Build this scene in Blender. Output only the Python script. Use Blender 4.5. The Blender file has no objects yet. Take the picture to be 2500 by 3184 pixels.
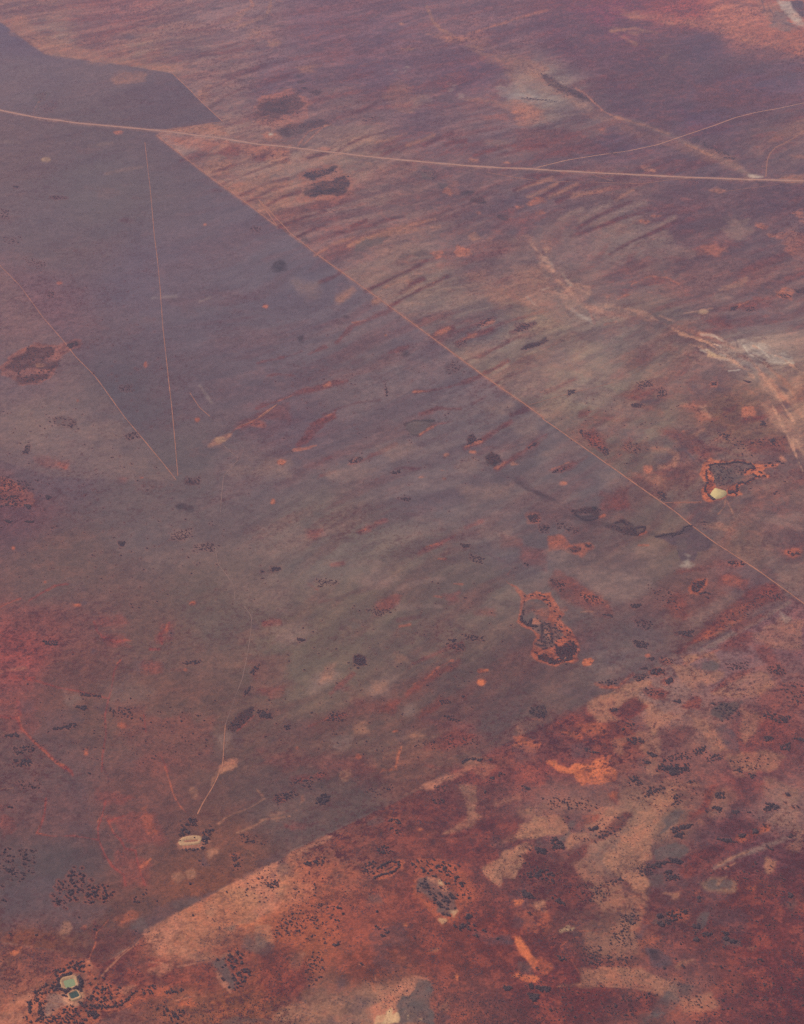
import bpy, math, numpy as np
R = math.radians
sc = bpy.context.scene
col = sc.collection
# ------------------------------------------------------------------ camera
H = 5000.0                       # flying height in metres
DEP, VFOV = R(29.0), R(32.0)     # view dips 29 degrees below the horizon
cam_d = bpy.data.cameras.new('camera'); cam = bpy.data.objects.new('camera', cam_d); col.objects.link(cam)
cam.location = (0, 0, H); cam.rotation_euler = (R(90) - DEP, 0, 0)
cam_d.sensor_fit = 'VERTICAL'; cam_d.angle = VFOV
cam_d.clip_start = 1.0; cam_d.clip_end = 400000.0
sc.camera = cam
# ------------------------------------------------------------------ sky, sun, exposure
SUN_EL, SUN_AZ = R(43), R(-62)   # azimuth measured from +y towards +x
w = bpy.data.worlds.new('World'); sc.world = w; w.use_nodes = True
nt = w.node_tree; nt.nodes.clear()
sky = nt.nodes.new('ShaderNodeTexSky'); sky.sky_type = 'NISHITA'; sky.sun_disc = False
sky.sun_elevation = SUN_EL; sky.sun_rotation = SUN_AZ; sky.altitude = 0
bg = nt.nodes.new('ShaderNodeBackground'); bg.inputs[1].default_value = 0.07
wo = nt.nodes.new('ShaderNodeOutputWorld')
nt.links.new(sky.outputs[0], bg.inputs[0]); nt.links.new(bg.outputs[0], wo.inputs[0])
sd = bpy.data.lights.new('sun', 'SUN'); sun = bpy.data.objects.new('sun', sd); col.objects.link(sun)
sd.energy = 3.7; sd.angle = R(0.5); sd.color = (1.0, 0.94, 0.88)
from mathutils import Vector
sv = Vector((math.sin(SUN_AZ)*math.cos(SUN_EL), math.cos(SUN_AZ)*math.cos(SUN_EL), math.sin(SUN_EL)))
sun.rotation_euler = sv.to_track_quat('Z', 'Y').to_euler()
sc.view_settings.view_transform = 'Standard'; sc.view_settings.look = 'None'
sc.view_settings.gamma = 1.0; sc.view_settings.exposure = 0.0
sc.render.engine = 'CYCLES'
sc.cycles.use_denoising = False
sc.cycles.max_bounces = 4; sc.cycles.volume_bounces = 0
HAZE_D, HAZE_C = 2.6e-5, (0.74, 0.60, 0.80)
# how the air changes a colour with distance: seen = K*T*albedo + B*(1-T); measured from test renders
KA = np.array([0.73, 0.744, 0.785])
BA = np.array([0.300, 0.222, 0.304])
# ------------------------------------------------------------------ the map: photo pixel <-> ground point
F = (3184/2)/math.tan(VFOV/2); cD, sD = math.cos(DEP), math.sin(DEP)
def ground(px, py):
    dx = (np.asarray(px, float)-1250)/F; dy = (np.asarray(py, float)-1592)/F
    t = H/(sD+dy*cD)
    return t*dx, t*(cD-dy*sD), t*np.sqrt(dx*dx+1+dy*dy)
TILE = {'A':(0,0),'B':(800,0),'C':(1600,0),'D':(0,800),'E':(800,800),'F':(1600,800),'G':(0,1600),'H':(800,1600),
        'I':(1600,1600),'J':(0,2384),'K':(800,2384),'L':(1600,2384),'M':(2150,1400),'N':(1590,1820),'O':(80,2960),
        'P':(1280,2700)}
TS = {'M':300/1708,'N':240/1708,'O':300/1708,'P':220/1708,'V':2500/1708}
def nat(tile, a):
    o = TILE.get(tile, (0,0)); s = TS.get(tile, 900/1708)
    a = np.array(a, float).reshape(-1, 2)
    return a*s + np.array(o)
def lin(c):
    c = np.array(c, float)/255.0
    return np.where(c <= .04045, c/12.92, ((c+.055)/1.055)**2.4)
def albedo(seen, dist):
    T = np.exp(-HAZE_D*dist)
    if np.ndim(T): T = T[..., None]
    return np.clip((seen - BA*(1-T))/(KA*T), 0.012, 0.85)
# ground colours, given as they look from about 7.5 km away
PAL = {'r':(126,68,68),'d':(98,58,66),'k':(72,56,68),'g':(106,86,92),'v':(105,88,89),'t':(164,112,96),'l':(176,114,98),
       'o':(172,94,80),'b':(202,108,84),'p':(204,155,122),'y':(222,178,128),'u':(99,79,86),'w':(208,176,158),'q':(142,74,76),
       'n':(136,107,102),'x':(204,142,118)}
PAL = {k: albedo(lin(v), 7500.0) for k, v in PAL.items()}
FARPAL = dict(PAL, o=.45*PAL['o']+.55*PAL['l'], b=.5*PAL['b']+.5*PAL['l'], r=.7*PAL['r']+.3*PAL['d'], k=PAL['k']*np.array([.62, 1.05, .95]))
# ------------------------------------------------------------------ world-space noise
rng = np.random.default_rng(7)
TAB = rng.random((8, 256, 256)).astype(np.float32)
def vnoise(x, y, k=0):
    xi = np.floor(x).astype(np.int64); yi = np.floor(y).astype(np.int64)
    fx = (x-xi).astype(np.float32); fy = (y-yi).astype(np.float32)
    fx = fx*fx*(3-2*fx); fy = fy*fy*(3-2*fy)
    t = TAB[k % 8]; a = xi & 255; b = yi & 255; a1 = (a+1) & 255; b1 = (b+1) & 255
    return (t[a, b]*(1-fx)+t[a1, b]*fx)*(1-fy) + (t[a, b1]*(1-fx)+t[a1, b1]*fx)*fy
def fbm(x, y, octs=4, k=0, gain=.5):
    s = 0; am = 1; tot = 0
    for i in range(octs):
        c, q = math.cos(1.1*i+.3), math.sin(1.1*i+.3)
        s = s + am*(vnoise((c*x-q*y)*2**i + 17.3*i, (q*x+c*y)*2**i + 5.1*i, k+i)-.5); tot += am; am *= gain
    return s/tot*2            # about -1..1
# ------------------------------------------------------------------ lattice of the ground sheet (fine where it is looked at)
STEP = 2.7
u_core = np.arange(-320, 2822, STEP); v_core = np.arange(-230, 3420, STEP)
U = np.concatenate([[-40000,-18000,-9000,-5000,-3000,-1800,-1100,-650,-430], u_core, [2960,3200,3700,4500,6000,9000,14000,24000,42000]])
V = np.concatenate([[-1250,-1150,-1000,-850,-700,-560,-450,-360,-290], v_core, [3480,3600,3900,4400,5200,6500,9000,15000]])
NU, NV = len(U), len(V)
GU, GV = np.meshgrid(U, V)
X, Y, D = ground(GU, GV)
# dune direction in the world and streak noise along it
AX, AY = math.sin(R(44)), math.cos(R(44))
al = X*AX + Y*AY; ac = -X*AY + Y*AX
wrp = fbm(X/1400, Y/1400, 2, 3)*260
ac_w = ac + wrp
streak = fbm(al/950, ac_w/185, 3, 1, .45)
streak2 = fbm(al/480+9, ac_w/112, 4, 4, .6)
streak3 = fbm(al/260+2, ac_w/62, 3, 6, .6)
blot = fbm(X/520, Y/520, 5, 2, .55)
fine = fbm(X/46, Y/46, 3, 5, .6)
edge = fbm(X/75, Y/75, 4, 6, .65)*1.1 + fbm(X/240, Y/240, 2, 2)*.9     # raggedness of outlines
brk = fbm(al/150, ac/90, 4, 3, .65)+.5*fine                                       # breaks inside a patch
# ------------------------------------------------------------------ base colours, area by area (control points as seen)
REG_G = np.array([(-2000,-900),(-400,-150),(0,68),(79,126),(140,169),(390,203),(535,227),(693,379),(501,405),(487,422),(653,553),(800,656),(992,800),
  (1142,903),(1348,1053),(1496,1164),(1690,1300),(1732,1332),(1948,1485),(2106,1600),(2148,1632),(2348,1769),(2500,1877),(3000,2220),(3000,1500),
  (2443,1863),(2259,1979),(2100,2037),(1990,2106),(1821,2185),(1679,2259),(1600,2290),(1527,2333),(1215,2500),(1074,2566),(905,2647),(864,2679),
  (706,2753),(474,2879),(422,2932),(316,3000),(200,2960),(0,2930),(-2000,2900)], float)
REG_S = np.array([(3000,1500),(2443,1863),(2259,1979),(2100,2037),(1990,2106),(1821,2185),(1679,2259),(1600,2290),(1527,2333),(1215,2500),(1074,2566),(905,2647),(864,2679),
  (706,2753),(474,2879),(422,2932),(316,3000),(200,2960),(0,2930),(-3000,2900),(-3000,9000),(9000,9000),(9000,1500)], float)
CP_G = '''50 90 112 96 112/40 150 120 102 112/200 180 118 99 109/350 230 110 93 105/200 260 111 94 104/50 300 115 95 104/200 400 110 96 105/330 600 110 94 106/450 700 108 94 105/600 600 111 97 108
800 800 112 95 102/100 500 112 95 104/250 850 100 88 98/500 1000 110 93 99/900 1000 112 96 102/1200 1000 108 94 100/1100 1150 108 93 98/1300 1180 110 90 93/700 1150 113 98 98
300 1100 110 92 96/100 1000 107 88 97/100 900 118 98 102/50 650 120 92 102/20 1080 106 80 90/450 1300 108 90 90/800 1300 113 95 92/1000 1400 108 87 87/1300 1350 110 91 94/1600 1230 108 86 92
100 1250 112 88 90/100 1320 122 82 85/40 1390 140 80 84/150 1430 114 80 82/200 1500 112 82 82/500 1550 108 82 82/800 1560 112 86 84/1050 1500 105 82 84/300 1700 112 76 78/100 1620 106 80 84/100 1720 110 78 82/500 1800 114 76 74
100 1850 96 77 82/40 1900 98 77 82/250 1950 108 74 74/600 1730 104 80 82/850 1640 112 78 78/60 1990 122 74 70/650 1400 112 94 90/400 800 106 90 100/700 450 108 93 106/900 700 112 95 104/350 1500 110 82 82/150 1200 110 88 90
450 1900 116 74 70/750 1700 102 78 80/1400 1150 110 92 92/1500 1300 112 84 86/1000 1250 112 95 94/1150 1400 106 84 86/400 1000 104 90 96/60 800 112 90 100/600 900 106 88 98/350 1350 112 86 86'''
CP_S = '''100 2040 128 78 72/60 2130 160 98 80/20 2080 140 84 74/200 2120 150 90 76/260 2000 122 70 68/330 2060 130 76 70/400 1985 165 106 86/350 2010 158 100 82/560 1870 175 116 92/480 2060 128 74 68/400 2140 140 86 72
500 2140 140 82 68/640 1990 150 86 70/600 2080 136 74 64/700 1850 146 88 76/750 1950 132 76 70/850 1740 128 74 70/900 1900 125 72 68/780 2060 122 70 64/1000 1680 120 74 72/720 1760 130 78 72
680 2140 140 96 82/800 2130 148 104 88/1000 2140 122 74 70/1050 2000 118 66 64/950 2020 122 70 66/1200 1620 125 73 72/1300 1560 126 72 70/1080 1600 124 76 74/1400 1480 148 106 96/1550 1430 142 100 96/1680 1350 134 90 90/1680 1450 136 92 88
1500 1560 140 96 88/1600 1560 124 74 74/1450 1620 128 84 80/1300 1800 146 104 90/1100 1850 120 72 70/1190 1880 120 70 68/1300 1980 126 84 76/1380 1740 148 104 88/1500 1850 116 72 72/1600 1640 124 76 76/1660 1720 142 98 90
1590 1900 116 66 66/1690 1900 112 66 68/1600 2000 118 66 66/1650 2100 112 64 66/1500 2000 118 70 68/1450 2050 120 76 74/1400 1930 112 70 70/1250 2110 112 64 64/1350 2140 116 76 72/1550 2140 114 68 68/1450 2100 128 84 78
1150 2080 116 66 66/1180 1750 118 78 78/1050 1800 124 72 70/1200 1700 130 90 84/1560 1780 116 72 74/1620 1820 112 72 76/1400 1840 110 76 76'''
CP_N = '''50 30 142 106 112/200 60 138 102 110/120 90 152 117 116/300 120 148 114 114/400 100 138 106 112/480 170 138 106 112/250 20 146 104 112/600 340 142 110 110/800 450 134 102 106/500 330 150 114 112/440 270 146 112 114/560 430 142 106 106
700 520 130 100 106/900 600 136 109 108/1000 700 124 102 105/1100 790 138 114 110/1220 780 144 120 112/1300 700 136 112 108/1400 920 132 108 104/1250 850 128 108 104/1500 800 130 98 100/1600 750 146 120 116/1680 850 152 114 106/1600 900 130 95 93
1650 1000 130 98 98/1450 950 122 94 96/1500 1100 118 92 95/1650 1120 120 88 92/1690 1230 122 92 94/1580 1150 122 92 92/1350 980 120 94 94/1400 1050 116 92 94/1320 500 128 104 107/1450 450 116 89 101/1600 520 118 92 102/1300 600 124 97 103/1500 600 118 90 98
1100 450 120 94 104/1000 300 128 99 108/900 250 124 96 108/700 250 130 100 108/600 180 128 99 112/800 130 124 95 110/500 50 140 108 116/700 50 130 98 112/1000 50 132 100 112/1000 150 118 90 106/1150 200 138 114 116/1260 270 120 97 106/1300 300 112 88 104/1500 350 116 92 104
1650 300 126 98 106/1400 150 112 84 100/1250 80 120 89 106/1500 100 110 88 108/1600 180 112 90 110/1300 30 128 88 106/1450 20 152 94 104/1600 70 174 113 112/1550 40 174 114 112/1690 100 172 110 108/1680 150 118 94 112/1600 650 130 102 107/1350 220 112 86 102
850 380 128 98 104/1000 400 126 96 104/750 330 146 112 110/1080 560 128 98 102/1200 500 124 96 103/1000 520 126 98 104/1160 650 142 112 106/1400 700 122 98 100/1640 420 116 90 102/1500 230 114 88 106/1200 380 120 92 102/1050 240 128 100 110/1300 400 122 94 102
880 690 124 100 104/1080 850 126 104 102/1550 870 136 98 92/1200 900 124 98 98/1620 600 124 94 100/1500 500 116 90 100'''
def inpoly_sd(gx, gy, poly, closed=True):
    """signed distance in map units: negative inside"""
    n = len(poly); d2 = np.full(gx.shape, 1e18, np.float32); ins = np.zeros(gx.shape, bool)
    for i in range(n if closed else n-1):
        ax, ay = poly[i]; bx, by = poly[(i+1) % n]
        ex, ey = bx-ax, by-ay; L = ex*ex+ey*ey+1e-9
        t = np.clip(((gx-ax)*ex+(gy-ay)*ey)/L, 0, 1)
        d2 = np.minimum(d2, (gx-ax-t*ex)**2+(gy-ay-t*ey)**2)
        if closed and ay != by:
            c = ((ay > gy) != (by > gy)) & (gx < (bx-ax)*(gy-ay)/(by-ay)+ax); ins ^= c
    d = np.sqrt(d2)
    return np.where(ins, -d, d) if closed else d
def field(txt, off=(0, 0, 0)):
    rows = [list(map(float, q.split())) for q in txt.replace('\n', '/').split('/') if q.strip()]
    P = np.array(rows); P[:, :2] *= 2500/1708
    gu = np.clip(GU, -300, 2800)[::6, ::6]; gv = np.clip(GV, -200, 3400)[::6, ::6]
    acc = np.zeros(gu.shape+(3,)); wt = np.zeros(gu.shape)
    dd = ground(0*P[:, 0]+P[:, 0], P[:, 1])[2]
    for (a, b, r_, g_, b_), ds in zip(P, dd):
        k_ = 1-np.clip(b/3184, 0, 1); al_ = albedo(lin((r_+1+7*k_+off[0], g_+4+6*k_+off[1], b_+4+5*k_+off[2])), ds)
        wv = 1/((gu-a)**2+((gv-b)*1.25)**2+42**2)**2
        acc += wv[..., None]*al_; wt += wv
    f = acc/wt[..., None]
    # bring back to the full lattice
    iu = np.arange(NU)/6.0; iv = np.arange(NV)/6.0
    i0 = np.minimum(iu.astype(int), f.shape[1]-2); j0 = np.minimum(iv.astype(int), f.shape[0]-2)
    fu = np.clip(iu-i0, 0, 1)[None, :, None]; fv = np.clip(iv-j0, 0, 1)[:, None, None]
    a = f[j0][:, i0]; b = f[j0][:, i0+1]; c = f[j0+1][:, i0]; d = f[j0+1][:, i0+1]
    return ((a*(1-fu)+b*fu)*(1-fv)+(c*(1-fu)+d*fu)*fv).astype(np.float32)
def sstep(d, soft): 
    t = np.clip(.5-d/(2*soft), 0, 1); return t*t*(3-2*t)
dS = inpoly_sd(GU, GV, REG_S); nS = np.exp(-(dS/90)**2); gx = np.clip((GU-1250)/700, 0, 1)
mS = sstep(dS+edge*(3+9*gx), 3.0+14*gx)
mG = sstep(inpoly_sd(GU, GV, REG_G)+edge*(1.2+nS*(2+9*gx)), 2.2+nS*(3+16*gx))
C = field(CP_N, (-6, -5, -5)); C = C*(1-mS[..., None])+field(CP_S, (-8, -5, 1))*mS[..., None]; low_ = np.clip((GV-2000)/500, 0, 1)[..., None]*np.array([-.004, .010, .010]); C = C*(1-mG[..., None])+(field(CP_G, (0, -4, -4))+low_)*mG[..., None]
mN = np.clip(1-mG-mS, 0, 1)
del X, Y
X, Y, D = ground(GU, GV)
# ------------------------------------------------------------------ natural mottling of soil and scrub cover
amp_s = (mG*(0.07+.28*np.clip((GU-500)/800, 0, 1)) + mS*0.18 + mN*0.42).astype(np.float32)
pos = np.tanh(streak*2.5+1.8*streak2+1.3*streak3)
cov = pos*amp_s + blot*(mG*.10+mS*.34+mN*.16)
red = np.clip((C[..., 0]-C[..., 1]*1.0)/(C[..., 0]+1e-4)*1.6-.45, 0, 1)        # redder ground is patchier
tint_hi = np.array([1.44, 1.31, 1.24]); tint_lo = np.array([.70, .60, .68])
m = np.clip(cov, -1, 1)[..., None]
C = C*np.where(m > 0, 1+m*(tint_hi-1)*2.0, 1+(-m)*(tint_lo-1)*1.9)
spk = np.clip(fine*1.5, -1, 1)*(0.04+.12*red)
C = C*(1+spk[..., None]*np.array([1.0, .8, .7]))
# scattered bare red or orange scalds and dark thickets
s1 = sstep(.34-fbm(X/260+4, Y/260, 5, 0, .62), .07)*(.05*mG+.20*mS+.12*mN)
C = C*(1-s1[..., None]) + s1[..., None]*PAL['o']*np.array([.95, .95, 1.])
s2 = sstep(.36-fbm(X/300-7, Y/300+3, 5, 3, .6), .08)*(.22*mG+.40*mS+.42*mN)
C = C*(1-s2[..., None]) + s2[..., None]*PAL['u']*np.array([1, .95, .95])
# ridges of red sand that follow the dunes
s3 = sstep(.2-fbm(al/640+3, ac_w/140+2, 4, 5, .6), .30)*(.24*mG*np.clip((GU-300)/700, .2, 1)+.42*mN)
C = C*(1-s3[..., None]) + s3[..., None]*PAL['r']*np.array([.92, .92, 1.05])
C = C.astype(np.float32)
# ------------------------------------------------------------------ painting of mapped soil patches (photo tiles -> ground)
def window(x0, x1, y0, y1, pad):
    i0, i1 = np.searchsorted(U, [x0-pad, x1+pad]); j0, j1 = np.searchsorted(V, [y0-pad, y1+pad])
    return slice(j0, j1), slice(i0, i1)
def blend(sl, a, c):
    C[sl] = C[sl]*(1-a[..., None]) + a[..., None]*c
def patch(pts, c, alpha, soft, warp):
    sl = window(pts[:, 0].min(), pts[:, 0].max(), pts[:, 1].min(), pts[:, 1].max(), soft+warp*3+8)
    if sl[0].stop-sl[0].start < 2: return
    if pts[:, 1].mean() > 2150: warp = max(warp, 5)*1.45
    d = inpoly_sd(GU[sl], GV[sl], pts) + edge[sl]*warp*1.6
    blend(sl, sstep(d, soft)*(alpha*(1+.55*brk[sl])).clip(0, 1), c*(1+.10*blot[sl][..., None]))
def stroke(pts, c, alpha, width, warp, soft=None):
    width = max(width, 3.4); warp *= .55; soft = soft or max(1.3, width*.26 if width < 7 else width*.5)
    sl = window(pts[:, 0].min(), pts[:, 0].max(), pts[:, 1].min(), pts[:, 1].max(), width+soft+warp*1.5+3)
    if sl[0].stop-sl[0].start < 2: return
    d = inpoly_sd(GU[sl], GV[sl], pts, False) - width/2 + edge[sl]*warp*1.6
    blend(sl, sstep(d, soft)*(alpha*(1.12+.5*brk[sl])).clip(0, 1), c)
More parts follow.
